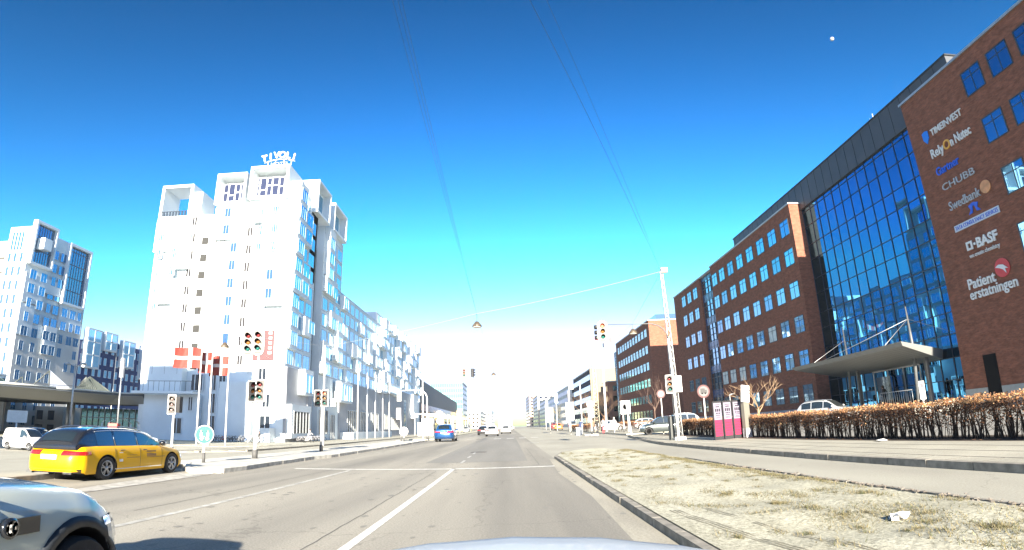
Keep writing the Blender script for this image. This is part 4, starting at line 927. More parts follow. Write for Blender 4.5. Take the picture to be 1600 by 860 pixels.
# ------------------------------------------------------------------ cars
def lerp(pts, x):
    if x <= pts[0][0]: return pts[0][1]
    for (a, b), (c, d) in zip(pts, pts[1:]):
        if x <= c:
            t = (x-a)/(c-a) if c > a else 0; t2 = t*t*(3-2*t)*.5+t*.5; return b+(d-b)*t2
    return pts[-1][1]
GLC = mat('car glass', (.012, .018, .022), .03, spec=1.0, coat=1.0)
CHR = mat('chrome', (.75, .76, .78), .12, metal=1.0); SIL = mat('alloy', (.45, .46, .48), .3, metal=.8)
TL_ = mat('tail lamp', (.45, .012, .012), .15, coat=1.0); TLW = mat('tail lamp clear', (.6, .35, .35), .15, coat=1.0); HLM = mat('headlamp glass', (.45, .5, .55), .06, metal=.7, coat=1.0)
PLATE = mat('blank plate', (.7, .68, .64), .5)
def make_car(name, label, paint, L=4.4, W=1.8, H=1.46, wr=.32, fa=1.35, ra=-1.3, zb=.2, ztop=((-2.2, .9), (-1.9, .95), (.9, .93), (1.9, .78), (2.2, .62)),
             prof=((-2.05, .95), (-1.7, 1.2), (-1.2, 1.42), (-.3, 1.46), (.35, 1.40), (1.15, .96)), wins=((-1.75, -.95), (-.88, .0), (.06, .85)),
             roofm=None, tail=(.72, .86), tails=.34, trim=BLACK, rails=False, glass=True, chrome=False, crown=.045, group=None, rim=5, cladding=False, rc=.42, bowf=.22, bowr=.12, spoiler=True, rwin=True, roofwhite=None, seams=(), rearglass=(0.12, .62), cat='car', detail=True):
    t = thing(name, label, cat, (0, 0, 0), 0, group)
    a, bb = W/2, L/2
    # right half outline rear centre -> front centre
    out = []
    def yend(x, s): return s*(bb-(bowf if s > 0 else bowr)*(x/a)**2)
    for i in range(7): x = (a-rc)*i/6; out.append((x, yend(x, -1)))
    xe, ye = out[-1]
    for i in range(1, 8):
        th = PI/2*i/7; out.append((xe+rc*math.sin(th), ye+rc*.9*(1-math.cos(th))))
    xf = a-rc; yf = yend(xf, 1); y0 = out[-1][1]; y1 = yf-rc*1.1
    for i in range(1, 27): y = y0+(y1-y0)*i/27; out.append((a-.03*abs((y-(y0+y1)/2)/((y1-y0)/2))**3, y))
    xs = out[-1][0]
    for i in range(0, 8):
        th = PI/2*i/7; out.append((xs-(xs-xf)*(1-math.cos(th)), y1+(yf-y1)*math.sin(th)))
    for i in range(5, -1, -1): x = (a-rc)*i/6; out.append((x, yend(x, 1)))
    K = len(out)
    rings = [(0, .055), (.10, .015), (.30, .0), (.55, .0), (.72, .012), (.86, .035), (.95, .07), (1.0, .125)]
    def ins(tt):
        for (p, q), (r_, s_) in zip(rings, rings[1:]):
            if tt <= r_: return q+(s_-q)*(tt-p)/(r_-p)
        return rings[-1][1]
    nr = []
    for k in range(K):
        p = out[max(0, k-1)]; q = out[min(K-1, k+1)]; dx, dy = q[0]-p[0], q[1]-p[1]; l = math.hypot(dx, dy); nr.append((dy/l, -dx/l))
    nr[0] = (0, -1); nr[-1] = (0, 1)
    def pt(k, tt, off=0.0, side=1):
        x, y = out[k]; nx, ny = nr[k]; i = ins(tt)-off; z0 = zb+(.05 if abs(y) > bb-.35 else 0); z1 = lerp(ztop, y); x2 = x-nx*i
        if x < 1e-6: x2 = 0
        return Vector((side*x2, y-ny*i*(1.6 if tt > .7 else 1.0), z0+(z1-z0)*tt))
    def pz(k, z, off, side): y = out[k][1]; z0 = zb+(.05 if abs(y) > bb-.35 else 0); z1 = lerp(ztop, y); return pt(k, max(0, min(1, (z-z0)/(z1-z0))), off, side)
    b = MB(); T = [0, .06, .12, .3, .45, .6, .72, .82, .9, .96, 1.0]; full = [(k, 1) for k in range(K)]+[(k, -1) for k in range(K-2, 0, -1)]; N = len(full)
    for tt in T:
        for k, s in full: b.v.append(tuple(pt(k, tt, 0, s)))
    for r_ in range(len(T)-1):
        for i in range(N): j_ = (i+1) % N; b._f((r_*N+i, r_*N+j_, (r_+1)*N+j_, (r_+1)*N+i), 0, True)
    b._f(tuple(range(N))[::-1], 1)
    base = (len(T)-1)*N; MX = 6; prev = None
    for k in range(K):                                    # top skin between the two sides
        P = pt(k, 1.0, 0, 1); row = []
        if k in (0, K-1): prev_pt = base+(0 if k == 0 else K-1); row = [prev_pt]*(MX+1)
        else:
            ri = base+k; li = base+N-k; row = [ri]
            for m_ in range(1, MX):
                u = 1-2*m_/MX; b.v.append((P.x*u, P.y, P.z+crown*(1-u*u)*min(1, (bb-abs(P.y))/.5+.2))); row.append(len(b.v)-1)
            row.append(li)
        if prev:
            for m_ in range(MX):
                f = [prev[m_], prev[m_+1], row[m_+1], row[m_]]; f = [v for i, v in enumerate(f) if v not in f[:i]]
                if len(f) > 2: b._f(tuple(f), 0, True)
        prev = row
    o = b.build('body', [paint, BLACK], t)
    # wheel pockets
    for yy in (fa, ra):
        for s in (1, -1):
            cb = MB(); x0, x1 = (a-.34, a+.2); cb.lathe([(wr+.055, min(s*x0, s*x1)), (wr+.055, max(s*x0, s*x1))], 28, 'X', (0, yy, wr), sm=False); co_ = cb.build('cut', BLACK)
            md = o.modifiers.new('b', 'BOOLEAN'); md.operation = 'DIFFERENCE'; md.solver = 'EXACT'; md.object = co_
            bpy.context.view_layer.update(); dg = bpy.context.evaluated_depsgraph_get(); me = bpy.data.meshes.new_from_object(o.evaluated_get(dg)); o.modifiers.clear(); o.data = me; bpy.data.objects.remove(co_)
    me = o.data
    if len(me.materials) < 2: me.materials.append(BLACK)
    for p in me.polygons:
        c = p.center
        for yy in (fa, ra):
            if math.hypot(c.y-yy, c.z-wr) < wr+.056 and abs(c.x) < a-.02 and c.z > zb+.01: p.material_index = 1
        if abs(c.x) < a-.33 and c.z < zb+.02: p.material_index = 1
    me.set_sharp_from_angle(angle=R(38))
    # greenhouse
    if glass:
        PR = []; n = 44; ya, yb = prof[0][0], prof[-1][0]
        from mathutils import interpolate
        for i in range(n+1):
            y = ya+(yb-ya)*i/n; PR.append((y, lerp(prof, y)))
        for _ in range(2): PR = [PR[0]]+[(PR[i][0], (PR[i-1][1]+2*PR[i][1]+PR[i+1][1])/4) for i in range(1, n)]+[PR[-1]]
        HH = max(z for _, z in PR)
        zbelt = lambda y: lerp(ztop, y)-.02
        def wb_(y): return a-.125-.05*max(0, (abs(y-(ya+yb)/2)/((yb-ya)/2))**4)
        def hw(y, z): zz = zbelt(y); return wb_(y)-(.20 if H < 1.7 else .12)*max(0, (z-zz))/(HH-zz)
        RC = .16
        g = MB(); cols = []
        for y, z in PR:
            ring = []
            zz = zbelt(y); z = max(z, zz+.012); h = hw(y, z); zs_ = [zz-.03, zz+(z-zz)*.35, zz+(z-zz)*.7, z-.045 if z-zz > .1 else z-.004]
            for q in zs_: ring.append((hw(y, q), q))
            ring.append((h-.03, z-.008)); ring.append((h*.82, z+.006))
            for u in (.5, .25, 0): ring.append((h*u, z+.035*(1-u*u)*min(1, (z-zz)*3)))
            cols.append(([len(g.v)+i for i in range(len(ring)*2-1)])); g.v += [(x, y, q) for x, q in ring]+[(-x, y, q) for x, q in ring[-2::-1]]
        for c0, c1 in zip(cols, cols[1:]):
            for i in range(len(c0)-1): g._f((c0[i], c0[i+1], c1[i+1], c1[i]), 0, True)
        g._f(tuple(cols[0]), 0); g._f(tuple(cols[-1]), 0)
        rf = g.build('roof', roofm or paint, t); rf.data.set_sharp_from_angle(angle=R(50))
        pf = lambda y: lerp2(PR, y)
        def lerp2(P, x):
            if x <= P[0][0]: return P[0][1]
            for (p, q), (r_, s_) in zip(P, P[1:]):
                if x <= r_: return q+(s_-q)*(x-p)/(r_-p)
            return P[-1][1]
        for s in (1, -1):
            for (w0, w1) in wins:
                b = MB(); m_ = 10; up = []; lo = []
                for i in range(m_+1):
                    y = w0+(w1-w0)*i/m_; zt_ = lerp2(PR, y)-.075; zl = zbelt(y)+.035; zt_ = max(zt_, zl+.01); up.append((y, zt_)); lo.append((y, zl))
                for i in range(m_):
                    P = [lo[i], lo[i+1], up[i+1], up[i]]; mid = [((lo[i][0]), (lo[i][1]+up[i][1])/2)]
                    b.quad(*[(s*(hw(y, z)+.006), y, z) for y, z in P])
                b.build('side_window', GLC, t)
            if chrome:
                b = MB(); ch = [(w0_, 0) for w0_ in ()]; pts = []
                yA, yB = wins[0][0]-.02, wins[-1][1]+.02
                for i in range(25): y = yA+(yB-yA)*i/24; z = max(lerp2(PR, y)-.06, zbelt(y)+.03); pts.append((s*(hw(y, z)+.009), y, z))
                b.tube(pts, .015, 5); pts = [(s*(hw(y, zbelt(y)+.025)+.01), y, zbelt(y)+.025) for y in (yA, (yA+yB)/2, yB)]; b.tube(pts, .008, 5)
                for (w0, w1), (w2, w3) in zip(wins, wins[1:]): y = (w1+w2)/2; b.tube([(s*(hw(y, zbelt(y)+.03)+.006), y, zbelt(y)+.03), (s*(hw(y, lerp2(PR, y)-.07)+.006), y, lerp2(PR, y)-.07)], .009, 5)
                b.build('window_trim', CHR, t)
        def screen(nm, f0, f1, inset, front):
            b = MB(); rows = []
            idx = range(n+1)
            sel = [i for i in idx if f0 <= PR[i][0] <= f1]
            for i in sel:
                y, z = PR[i]; h = hw(y, z)-inset; row = []
                for u in (1, .6, .2, -.2, -.6, -1): row.append((h*u, y+(.006 if front else -.006), z+.035*(1-u*u)*.8*min(1, (z-zbelt(y))*3)+.012))
                rows.append(row)
            for r0, r1 in zip(rows, rows[1:]):
                for i in range(5): b.quad(r0[i], r0[i+1], r1[i+1], r1[i])
            if b.f: b.build(nm, GLC, t)
        # windshield from the roof's front edge to its base; rear screen alike
        ytop = next(y for y, z in reversed(PR) if z > HH-.07)
        screen('windscreen', ytop+.02, PR[-1][0]-.05, .07, True)
        if rwin:
            yr = next(y for y, z in PR if z > HH-.12); screen('rear_window', PR[0][0]+.04, yr-.02, .17, False)
        if rails:
            for s in (1, -1):
                b = MB(); ys_ = [ya+.55+(yb-.9-ya-.55)*i/8 for i in range(9)]; b.tube([(s*(hw(y, lerp2(PR, y))-.05), y, lerp2(PR, y)+(.045 if 0 < i < 8 else .0)) for i, y in enumerate(ys_)], .016, 5); b.build('roof_rail', SIL, t)
    # wheels
    for yy in (fa, ra):
        for s in (1, -1):
            wx = s*(a-.115); b = MB(); h = .105
            b.lathe([(wr*.62, -h), (wr*.93, -h), (wr, -h*.7), (wr, h*.7), (wr*.93, h), (wr*.66, h), (wr*.62, h*.8), (wr*.62, -h)], 30, 'X')
            wh = b.build('wheel', RUB, t, (wx, yy, wr)); wh.data.set_sharp_from_angle(angle=R(40))
            b = MB(); b.lathe([(wr*.655, s*h*.75), (wr*.655, s*h*1.0), (wr*.60, s*h*.95), (wr*.585, s*h*.5)], 30, 'X', cap=False)
            b.lathe([(0, s*h*.1), (wr*.59, s*h*.1)], 24, 'X', m=1)
            for i in range(rim):
                for dd in ((-.12, .12) if rim < 7 else (0,)):
                    th = 2*PI*i/rim+dd*1.6+.3; c_, s_ = math.cos(th), math.sin(th); w0 = .02; P0 = (wr*.14); P1 = wr*.61
                    th2 = 2*PI*i/rim+dd*.4+.3; q0 = Vector((0, math.cos(th2)*P0, math.sin(th2)*P0)); q1 = Vector((0, c_*P1, s_*P1)); nn = Vector((0, -(q1-q0).z, (q1-q0).y)).normalized()*.013
                    X = Vector((s*h*.88, 0, 0)); X2 = Vector((s*h*.6, 0, 0))
                    b.v += [tuple(v) for v in (q0-nn+X, q0+nn+X, q1+nn+X, q1-nn+X, q0-nn+X2, q0+nn+X2, q1+nn+X2, q1-nn+X2)]; k0 = len(b.v)-8
                    for q in ((0, 1, 2, 3), (0, 4, 5, 1), (1, 5, 6, 2), (2, 6, 7, 3), (3, 7, 4, 0)): b._f(tuple(k0+i_ for i_ in q), 0)
            b.lathe([(wr*.17, s*h*.6), (wr*.17, s*h*.92), (0, s*h*.94)], 14, 'X'); b.build('rim', [SIL, BLACK], wh)
    # lamps on the corners
    def patch(nm, k0, k1, z0, z1, m, side, off=.006, taper=0.0):
        b = MB(); rows = []
        for k in range(k0, k1+1):
            tt = (k-k0)/max(1, k1-k0); zz0 = z0+(z1-z0)*taper*tt*.5; zz1 = z1-(z1-z0)*taper*tt*.5
            rows.append([tuple(pz(k, zz0+(zz1-zz0)*j_/3, off, side)) for j_ in range(4)])
        for r0, r1 in zip(rows, rows[1:]):
            for j_ in range(3): b.quad(r0[j_], r1[j_], r1[j_+1], r0[j_+1])
        return b.build(nm, m, t)
    for s in (1, -1):
        tlp = patch('tail_light', 4, 14, tail[0], tail[1], TL_, s, .008, .35)
        patch('headlight', K-13, K-5, lerp(ztop, bb-.2)-.20, lerp(ztop, bb-.2)-.045, HLM, s, .008, .3)
        if glass:
            b = MB(); ym = wins[-1][1]-.02; x = s*(a-.02); zm = lerp(ztop, ym)+.07
            b.lathe([(0, -.10), (.075, -.085), (.09, 0), (.075, .085), (0, .10)], 12, 'X', (x+s*.09, ym, zm+.02)); b.box(min(x-s*.13, x+s*.05), max(x-s*.13, x+s*.05), ym-.02, ym+.03, zm-.06, zm-.03); b.build('wing_mirror', roofm or paint, t)
    b = MB(); yb_ = -bb-.012+.03; b.box(-.26, .26, yb_-.035, yb_+.02, tail[0]-.1, tail[0]+.02); b.build('number_plate', PLATE, t)
    b = MB(); y_ = bb-.02; b.box(-.26, .26, y_-.05, y_+.02, .40, .51); b.build('number_plate', PLATE, t)
    b = MB(); rows = []
    for k in range(K-7, K): rows.append([tuple(pz(k, .30+(.20)*j_, .006, 1)) for j_ in range(2)])
    for k in range(K-2, K-8, -1): rows.append([tuple(pz(k, .30+(.20)*j_, .006, -1)) for j_ in range(2)])
    for r0, r1 in zip(rows, rows[1:]): b.quad(r0[0], r1[0], r1[1], r0[1])
    b.build('grille', BLACK, t)
    b = MB()
    for s in (1, -1):
        rows = [[tuple(pz(k, z, .006, s)) for z in (.20, .34 if not cladding else .42)] for k in range(0, 12)]
        for r0, r1 in zip(rows, rows[1:]): b.quad(r0[0], r1[0], r1[1], r0[1])
    b.build('rear_diffuser', trim, t)
    if detail:
        b = MB(); kk_ = lambda y: min(range(12, K-12), key=lambda k: abs(out[k][1]-y))
        for s in (1, -1):
            for ys_ in seams:
                k = kk_(ys_); P = [pz(k, z, .003, s) for z in [zb+.1+(lerp(ztop, ys_)-zb-.12)*i/7 for i in range(8)]]
                b.tube([p for p in P], .005, 4, sm=False)
            if seams:
                P = [pz(kk_(y), .30, .003, s) for y in [seams[0]+(seams[-1]-seams[0])*i/6 for i in range(7)]]; b.tube(P, .005, 4, sm=False)
        if b.f: b.build('door_seam', BLACK, t)
        for s in (1, -1):
            for (w0, w1) in wins[-2:]:
                y = w0+.16; z = lerp(ztop, y)-.13; k = kk_(y); P = pz(k, z, .03, s); b = MB(); b.tube([(P.x-s*.02, y-.09, z), (P.x, y-.06, z+.004), (P.x, y+.06, z+.004), (P.x-s*.02, y+.09, z)], .014, 6); b.build('door_handle', BLACK if not chrome else mat('dark handle', (.03, .03, .03), .3), t)
    return t, pz, out, K
def place(t, x, y, hd, z=None):      # hd: heading in degrees clockwise from straight up the street
    t.location = (x, y, gz(x) if z is None else z); t.rotation_euler = (0, 0, -R(hd))
YEL = mat('taxi yellow', (.74, .41, .003), .35, coat=.18, spec=.25)
taxi, pz, out, K = make_car('taxi', 'yellow estate taxi with black roof stopped in the turning lane', YEL, L=4.93, W=1.85, H=1.475, wr=.335, fa=1.60, ra=-1.34, zb=.19,
    ztop=((-2.46, .86), (-2.3, .93), (-1.4, .965), (.3, .955), (1.2, .93), (2.0, .80), (2.46, .62)),
    prof=((-2.34, .96), (-2.16, 1.20), (-1.98, 1.36), (-1.75, 1.425), (-1.2, 1.465), (-.3, 1.475), (.35, 1.42), (.85, 1.20), (1.28, .95)), wins=((-1.62, -.98), (-.90, -.02), (.06, .98)),
    roofm=mat('black roof paint', (.012, .013, .016), .12, coat=1.0), tail=(.70, .84), chrome=True, rails=True, seams=(-1.0, -.02, 1.05), rc=.40, bowr=.10)
place(taxi, -10.02, 13.42, -1.2); taxi.scale = (.78, .96, .80)
b = MB(); b.box(-.17, .17, -.07, .07, 0, .11); b.build('roof_sign', mat('taxi lamp', (.7, .12, .1), .4), taxi, (0, -.15, 1.515))
def sticker(y0, y1, z0, z1, m, nm='door_sticker', side=1):
    b = MB(); ks = [min(range(12, K-12), key=lambda k: abs(out[k][1]-y)) for y in (y0, (y0+y1)/2, y1)]
    for k0, k1 in zip(ks, ks[1:]): b.quad(pz(k0, z0, .004, side), pz(k1, z0, .004, side), pz(k1, z1, .004, side), pz(k0, z1, .004, side))
    return b.build(nm, m, taxi)
sticker(-.95, -.72, .5, .78, mat('white sticker', (.7, .7, .68), .5)); sticker(.25, .8, .62, .80, mat('brown sticker', (.30, .16, .04), .5)); sticker(.35, 1.2, .585, .605, mat('brown sticker'))
sticker(-.62, -.05, .60, .615, mat('brown sticker')); sticker(-.55, -.1, .68, .69, mat('brown sticker')); sticker(-1.0, 1.05, .285, .31, CHR, 'sill_trim')
b = MB()
for s in (1, -1): b.box(s*.62-.1, s*.62+.1, -2.485, -2.40, .215, .275)
b.build('exhaust_trim', CHR, taxi)

CREAM = mat('pale grey green paint', (.47, .52, .47), .26, metal=.1, coat=.6)
mini, pz, out, K = make_car('small_car', 'pale grey green hatchback close by at the left edge with black wheel arch', CREAM, L=3.9, W=1.74, H=1.42, wr=.30, fa=1.24, ra=-1.26, zb=.17,
    ztop=((-1.95, .88), (-1.6, .95), (.2, .92), (.75, .905), (1.35, .855), (1.72, .75), (1.95, .52)), prof=((-1.85, 1.0), (-1.6, 1.28), (-1.3, 1.39), (-.3, 1.42), (.18, 1.36), (.72, .97)), wins=((-1.4, -.52), (-.46, .36)),
    roofm=mat('black roof paint'), tail=(.66, .86), cladding=True, rc=.50, bowf=.24, seams=(-.5, .62), rim=5)
place(mini, -3.36, 1.84, 0)
b = MB()
for yy in (1.24, -1.26):
    for s in (1, -1):
        n0 = len(b.v); m_ = 22
        for i in range(m_+1):
            th = -.25+(PI+.5)*i/m_
            for r_, off in ((.354, -.01), (.354, .018), (.412, .016), (.417, -.004)):
                y = yy+r_*math.cos(th); z = .30+r_*math.sin(th); k = min(range(8, K-6), key=lambda k: abs(out[k][1]-y)); P = pz(k, max(z, .2), off, s); b.v.append((P.x, y, z))
        for i in range(m_):
            for q in range(3): b._f((n0+i*4+q, n0+i*4+q+1, n0+(i+1)*4+q+1, n0+(i+1)*4+q), 0, True)
b.build('arch_trim', mat('satin black plastic', (.022, .026, .032), .5), mini, fixn=False)
for s in (1, -1):
    k = min(range(12, K-8), key=lambda k: abs(out[k][1]-.80)); k2 = min(range(12, K-8), key=lambda k: abs(out[k][1]-.62))
    P = pz(k, .72, .008, s); b = MB(); b.box(min(P.x-.02*s, P.x+.012*s), max(P.x-.02*s, P.x+.012*s), .68, .90, .68, .765); b.lathe([(.052, P.x-.01*s), (.052, P.x+.02*s), (.04, P.x+.024*s), (0, P.x+.024*s)], 20, 'X', (0, .70, .722)); b.lathe([(0, P.x+.026*s), (.038, P.x+.026*s)], 18, 'X', (0, .70, .722), m=1); b.build('side_repeater', [mat('gloss black', (.01, .012, .016), .15, coat=1.0), mat('repeater lens', (.35, .36, .38), .5)], mini)

own, pz, out, K = make_car('white_car', 'white bonnet of the car carrying the camera along the bottom edge', mat('bonnet white paint', (.42, .46, .50), .5, coat=.1), L=4.3, W=1.8, wr=.32, fa=1.35, ra=-1.25, zb=.2,
    ztop=((-2.15, .74), (-.4, .77), (.3, .825), (.8, .850), (1.2, .851), (1.6, .80), (2.15, .57)), crown=.130, glass=False, tail=(.66, .8))
place(own, 0, 0.12, 0)
b = MB(); b.lathe([(.012, 0), (.012, .008), (0, .012)], 10, 'Z', (.028, 1.10, .974)); b.build('washer_nozzle', mat('blue plastic', (.01, .03, .09), .6), own)

def simple(name, label, paint, **k): return make_car(name, label, paint, **k)[0]
SUVZ = dict(L=4.45, W=1.83, H=1.62, wr=.345, fa=1.4, ra=-1.3, zb=.24, ztop=((-2.2, 1.0), (-1.9, 1.05), (1.0, 1.03), (1.8, .92), (2.2, .72)), prof=((-2.08, 1.04), (-1.9, 1.35), (-1.6, 1.56), (-.5, 1.62), (.3, 1.55), (1.15, 1.04)), wins=((-1.7, -.95), (-.88, .0), (.06, .85)), tail=(.86, 1.02), cladding=True, rails=True)
SEDZ = dict(L=4.6, W=1.82, H=1.44, wr=.325, fa=1.42, ra=-1.35, zb=.2, ztop=((-2.3, .92), (-1.7, .98), (.9, .95), (1.9, .80), (2.3, .60)), prof=((-1.75, .98), (-1.2, 1.28), (-.85, 1.40), (-.2, 1.44), (.35, 1.38), (1.15, .96)), wins=((-1.25, -.72), (-.66, .05), (.1, .85)), tail=(.74, .88))
HATZ = dict(L=4.1, W=1.78, H=1.47, wr=.31, fa=1.3, ra=-1.22)
suv = simple('car', 'metallic blue family car driving away in the second lane', mat('metallic blue', (.008, .07, .22), .2, metal=.5, coat=1.0), **SUVZ); place(suv, -6.1, 55.4, 0)
wag = simple('car', 'silver estate car with roof rails parked behind the long hedge', mat('silver paint', (.55, .57, .58), .25, metal=.5, coat=.8), **SUVZ); place(wag, 23.0, 39.0, 145, .06)
hat = simple('car', 'dark grey green hatchback turning out of the side street beside the lattice mast', mat('grey green paint', (.04, .05, .05), .25, metal=.3, coat=1.0), **HATZ); place(hat, 12.75, 47.3, -82)
sed = simple('car', 'white saloon driving away in the middle lane below the hanging signals', mat('white paint'), **SEDZ); place(sed, -2.45, 80.5, 0)
def more(src, label, x, y, hd, paint=None, z=None, group='cars further up the street'):
    c = dup(src); c['label'] = label; c['group'] = group; place(c, x, y, hd, z)
    if paint:
        for ch in c.children:
            for i, sl_ in enumerate(ch.material_slots):
                if ch.name.split('.')[0] in ('body', 'roof', 'wing_mirror') and i == 0 and sl_.material not in (BLACK,): ch.data = ch.data.copy() if ch.data.users > 1 else ch.data; ch.data.materials[0] = paint
    return c
PB = mat('black paint', (.02, .02, .024), .2, coat=1.0); PG = mat('mid grey paint', (.2, .21, .23), .25, coat=1.0, metal=.3); PR_ = mat('dark red paint', (.25, .03, .03), .25, coat=1.0); PO = mat('orange paint', (.6, .2, .05), .3, coat=1.0); PWH = mat('white paint')
more(hat, 'small black hatchback ahead in the second lane left of the white saloon', -4.4, 96, 0, PB)
more(sed, 'white car half hidden behind the white saloon', -.7, 104, 0, PWH)
more(suv, 'grey car far up the street in the second lane', -4.9, 150, 0, PG)
more(sed, 'tiny dark car far up the street near the vanishing point', -1.2, 170, 0, PB)
more(hat, 'tiny white car far up the street in the near lane', .6, 205, 0, PWH)
more(suv, 'distant white car in the oncoming carriageway', -13.2, 175, 180, PWH)
more(hat, 'distant grey car in the oncoming carriageway nearer the median trees', -13.6, 128, 180, PG)
G2 = 'cars parked on the right beyond the crossing'
more(sed, 'white saloon parked behind the low orange hedge', 13.6, 78, 100, PWH, .05, G2); more(hat, 'white hatchback parked behind the low orange hedge next to the saloon', 19.4, 80, 95, PWH, .05, G2)
more(suv, 'dark car parked behind the low hedge before the brown office', 25.5, 86, 90, PB, .05, G2); more(hat, 'orange car parked far along the right kerb', 10.3, 122, 5, PO, .1, G2)
more(suv, 'dark red car parked farthest along the right kerb', 10.5, 134, 5, PR_, .1, G2); more(suv, 'dark car parked beside the orange car on the right', 13.0, 118, 8, PG, .1, G2)
more(suv, 'pale blue silver car waiting behind the grey green hatchback', 15.6, 53.0, -84, mat('pale silver blue', (.5, .6, .7), .2, metal=.4, coat=1.0), None, G2)
G3 = 'vehicles in front of the station'
more(hat, 'black car at the left edge behind the white van', -42.5, 37.5, 95, PB, None, G3); more(suv, 'black people carrier behind the white van under the station roof', -44, 47, 100, PB, None, G3)
more(sed, 'silver saloon parked beyond the taxi bonnet', -42.5, 61, 95, mat('silver paint'), None, G3); more(hat, 'grey hatchback parked beyond the taxi near the hotel corner', -40.5, 56, 95, PG, None, G3)
van = simple('delivery_van', 'small white delivery van waiting at the left before the station', mat('white paint'), L=4.4, W=1.8, H=1.84, wr=.32, fa=1.45, ra=-1.3, zb=.22, ztop=((-2.2, 1.05), (1.1, 1.05), (1.75, .98), (2.2, .72)),
    prof=((-2.18, 1.08), (-2.14, 1.65), (-2.0, 1.82), (.0, 1.84), (.5, 1.74), (1.35, 1.08)), wins=((.05, .95),), tail=(.9, 1.2), rwin=False, cat='van'); place(van, -36.7, 38.2, 98); van.scale = (.88, .88, .88)

# ------------------------------------------------------------------ traffic signals
LR = mat('red lens', (.14, .012, .014), .2, coat=.5); LA = mat('amber lens', (.22, .085, .012), .2, coat=.5); LGn = mat('green lens', (.004, .10, .085), .2, coat=.5)
LRo = mat('lit red lens', (.6, .1, .05), .3, emit=(1, .22, .10), es=.45); LWn = mat('sun washed lens', (.16, .11, .10), .3, coat=.5)  # washed lens: sun glare painted as one pale colour on all three lamps
def signal_head(parent, loc, rz=0, back='white', lit=None, wash=False, s=1.0, oval=False):
    """three lamp head facing -Y, origin at its centre"""
    e = MB(); H2 = .47*s; W2 = .185*s
    e.box(-W2, W2, -.10, .14, -H2, H2); o = e.build('signal_housing', BLACK, parent, loc, (0, 0, rz))
    bz = MB(); wv, hv = (.27*s, .60*s) if oval else (.225*s, .52*s); rr = wv if oval else .05
    pts = []
    for cx, cz, a0 in ((wv-rr, hv-rr, 0), (-(wv-rr), hv-rr, 90), (-(wv-rr), -(hv-rr), 180), (wv-rr, -(hv-rr), 270)):
        for i in range(8): th = R(a0+90*i/7); pts.append((cx+rr*math.cos(th), cz+rr*math.sin(th)))
    n = len(pts); bz.v += [(x, -.075, z) for x, z in pts]+[(x, -.05, z) for x, z in pts]+[(x*.80, -.076, z*.92) for x, z in pts]
    for i in range(n): k = (i+1) % n; bz._f((i, k, 2*n+k, 2*n+i), 0); bz._f((i, n+i, n+k, k), 0)
    bz._f(tuple(n+i for i in range(n)), 0)
    bz._f(tuple(2*n+i for i in range(n)), 1); bz.build('backing_board', [METW, BLACK if back == 'white' else METW], o)
    b = MB(); b.tube([(x*1.01, -.065, z*1.005) for x, z in pts]+[(pts[0][0]*1.01, -.065, pts[0][1]*1.005)], .016*s, 5, cap=False); b.build('board_rim', mat('board rim', (.05, .055, .06), .5), o, fixn=False)
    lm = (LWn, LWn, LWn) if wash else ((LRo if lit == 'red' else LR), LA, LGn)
    for i, m in enumerate(lm):
        z = (.285-.285*i)*s; b = MB(); b.lathe([(0, -.135), (.06*s, -.128), (.088*s, -.11), (.088*s, -.09)], 18, 'Y', (0, 0, z)); b.build('lens', m, o)
        b = MB(); k0 = len(b.v)
        for j_ in range(13):
            th = R(-20+220*j_/12)
            for yy in (-.10, -.36+.10*abs(j_-6)/6): b.v.append((.115*s*math.cos(th), yy, z+.115*s*math.sin(th)))
        for j_ in range(12): b._f((k0+2*j_, k0+2*j_+1, k0+2*j_+3, k0+2*j_+2), 0, True)
        b.build('visor', BLACK, o, fixn=False)
    return o
def pole_thing(name, label, cat, x, y, h, r0=.06, r1=.055, m=METG, group=None, base=True, lean=(0, 0)):
    t = thing(name, label, cat, (x, y, gz(x)+(.1 if x < 7 and x > -12 else .1)), 0, group)
    b = MB(); b.tube([(0, 0, -.1), (lean[0]*.5, 0, h*.5), (lean[0], lean[1], h)], [r0, (r0+r1)/2, r1], 10); b.build('pole', m, t)
    if base: b = MB(); b.tube([(0, 0, 0), (0, 0, .34)], r0*1.45, 10); b.build('pole_base', mat('dark pole base', (.07, .07, .07), .7), t)
    return t
t = pole_thing('traffic_signal', 'tall white pole on the median carrying two oval signals above a lower pair', 'traffic light', -9.93, 21.7, 5.0, .075, .04, METW)
signal_head(t, (-.45, -.05, 4.55), R(12), oval=True, s=.92); signal_head(t, (-.02, -.05, 4.58), R(12), oval=True, s=.92)
signal_head(t, (-.21, -.02, 2.62), R(35), s=.82); signal_head(t, (.16, -.02, 2.64), R(8), s=.85, lit=None)
b = MB(); b.tube([(-.45, .06, 3.95), (-.2, .08, 3.75), (0, .02, 3.85), (0, .1, 4.2)], .03, 6); b.tube([(-.21, .05, 2.2), (.16, .05, 2.2)], .035, 6); b.build('bracket', METW, t)
t = pole_thing('traffic_signal', 'shorter dark based pole further along the median with a pair of signals', 'traffic light', -9.85, 29.6, 2.4, .065, .055, METG)
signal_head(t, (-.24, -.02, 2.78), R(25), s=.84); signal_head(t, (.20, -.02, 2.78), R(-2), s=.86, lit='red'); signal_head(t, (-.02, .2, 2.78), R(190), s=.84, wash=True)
b = MB(); b.box(.5, .75, -.02, .02, 2.35, 2.75); b.build('side_sign', METW, t)
t = pole_thing('traffic_signal', 'white signal post behind the taxi with sun washed lenses and a black side', 'traffic light', -20.9, 33.4, 2.4, .08, .06, METW)
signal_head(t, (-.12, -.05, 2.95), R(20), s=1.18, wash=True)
b = MB(); b.box(.14, .42, -.05, .3, 2.45, 3.45); b.build('side_housing', BLACK, t)
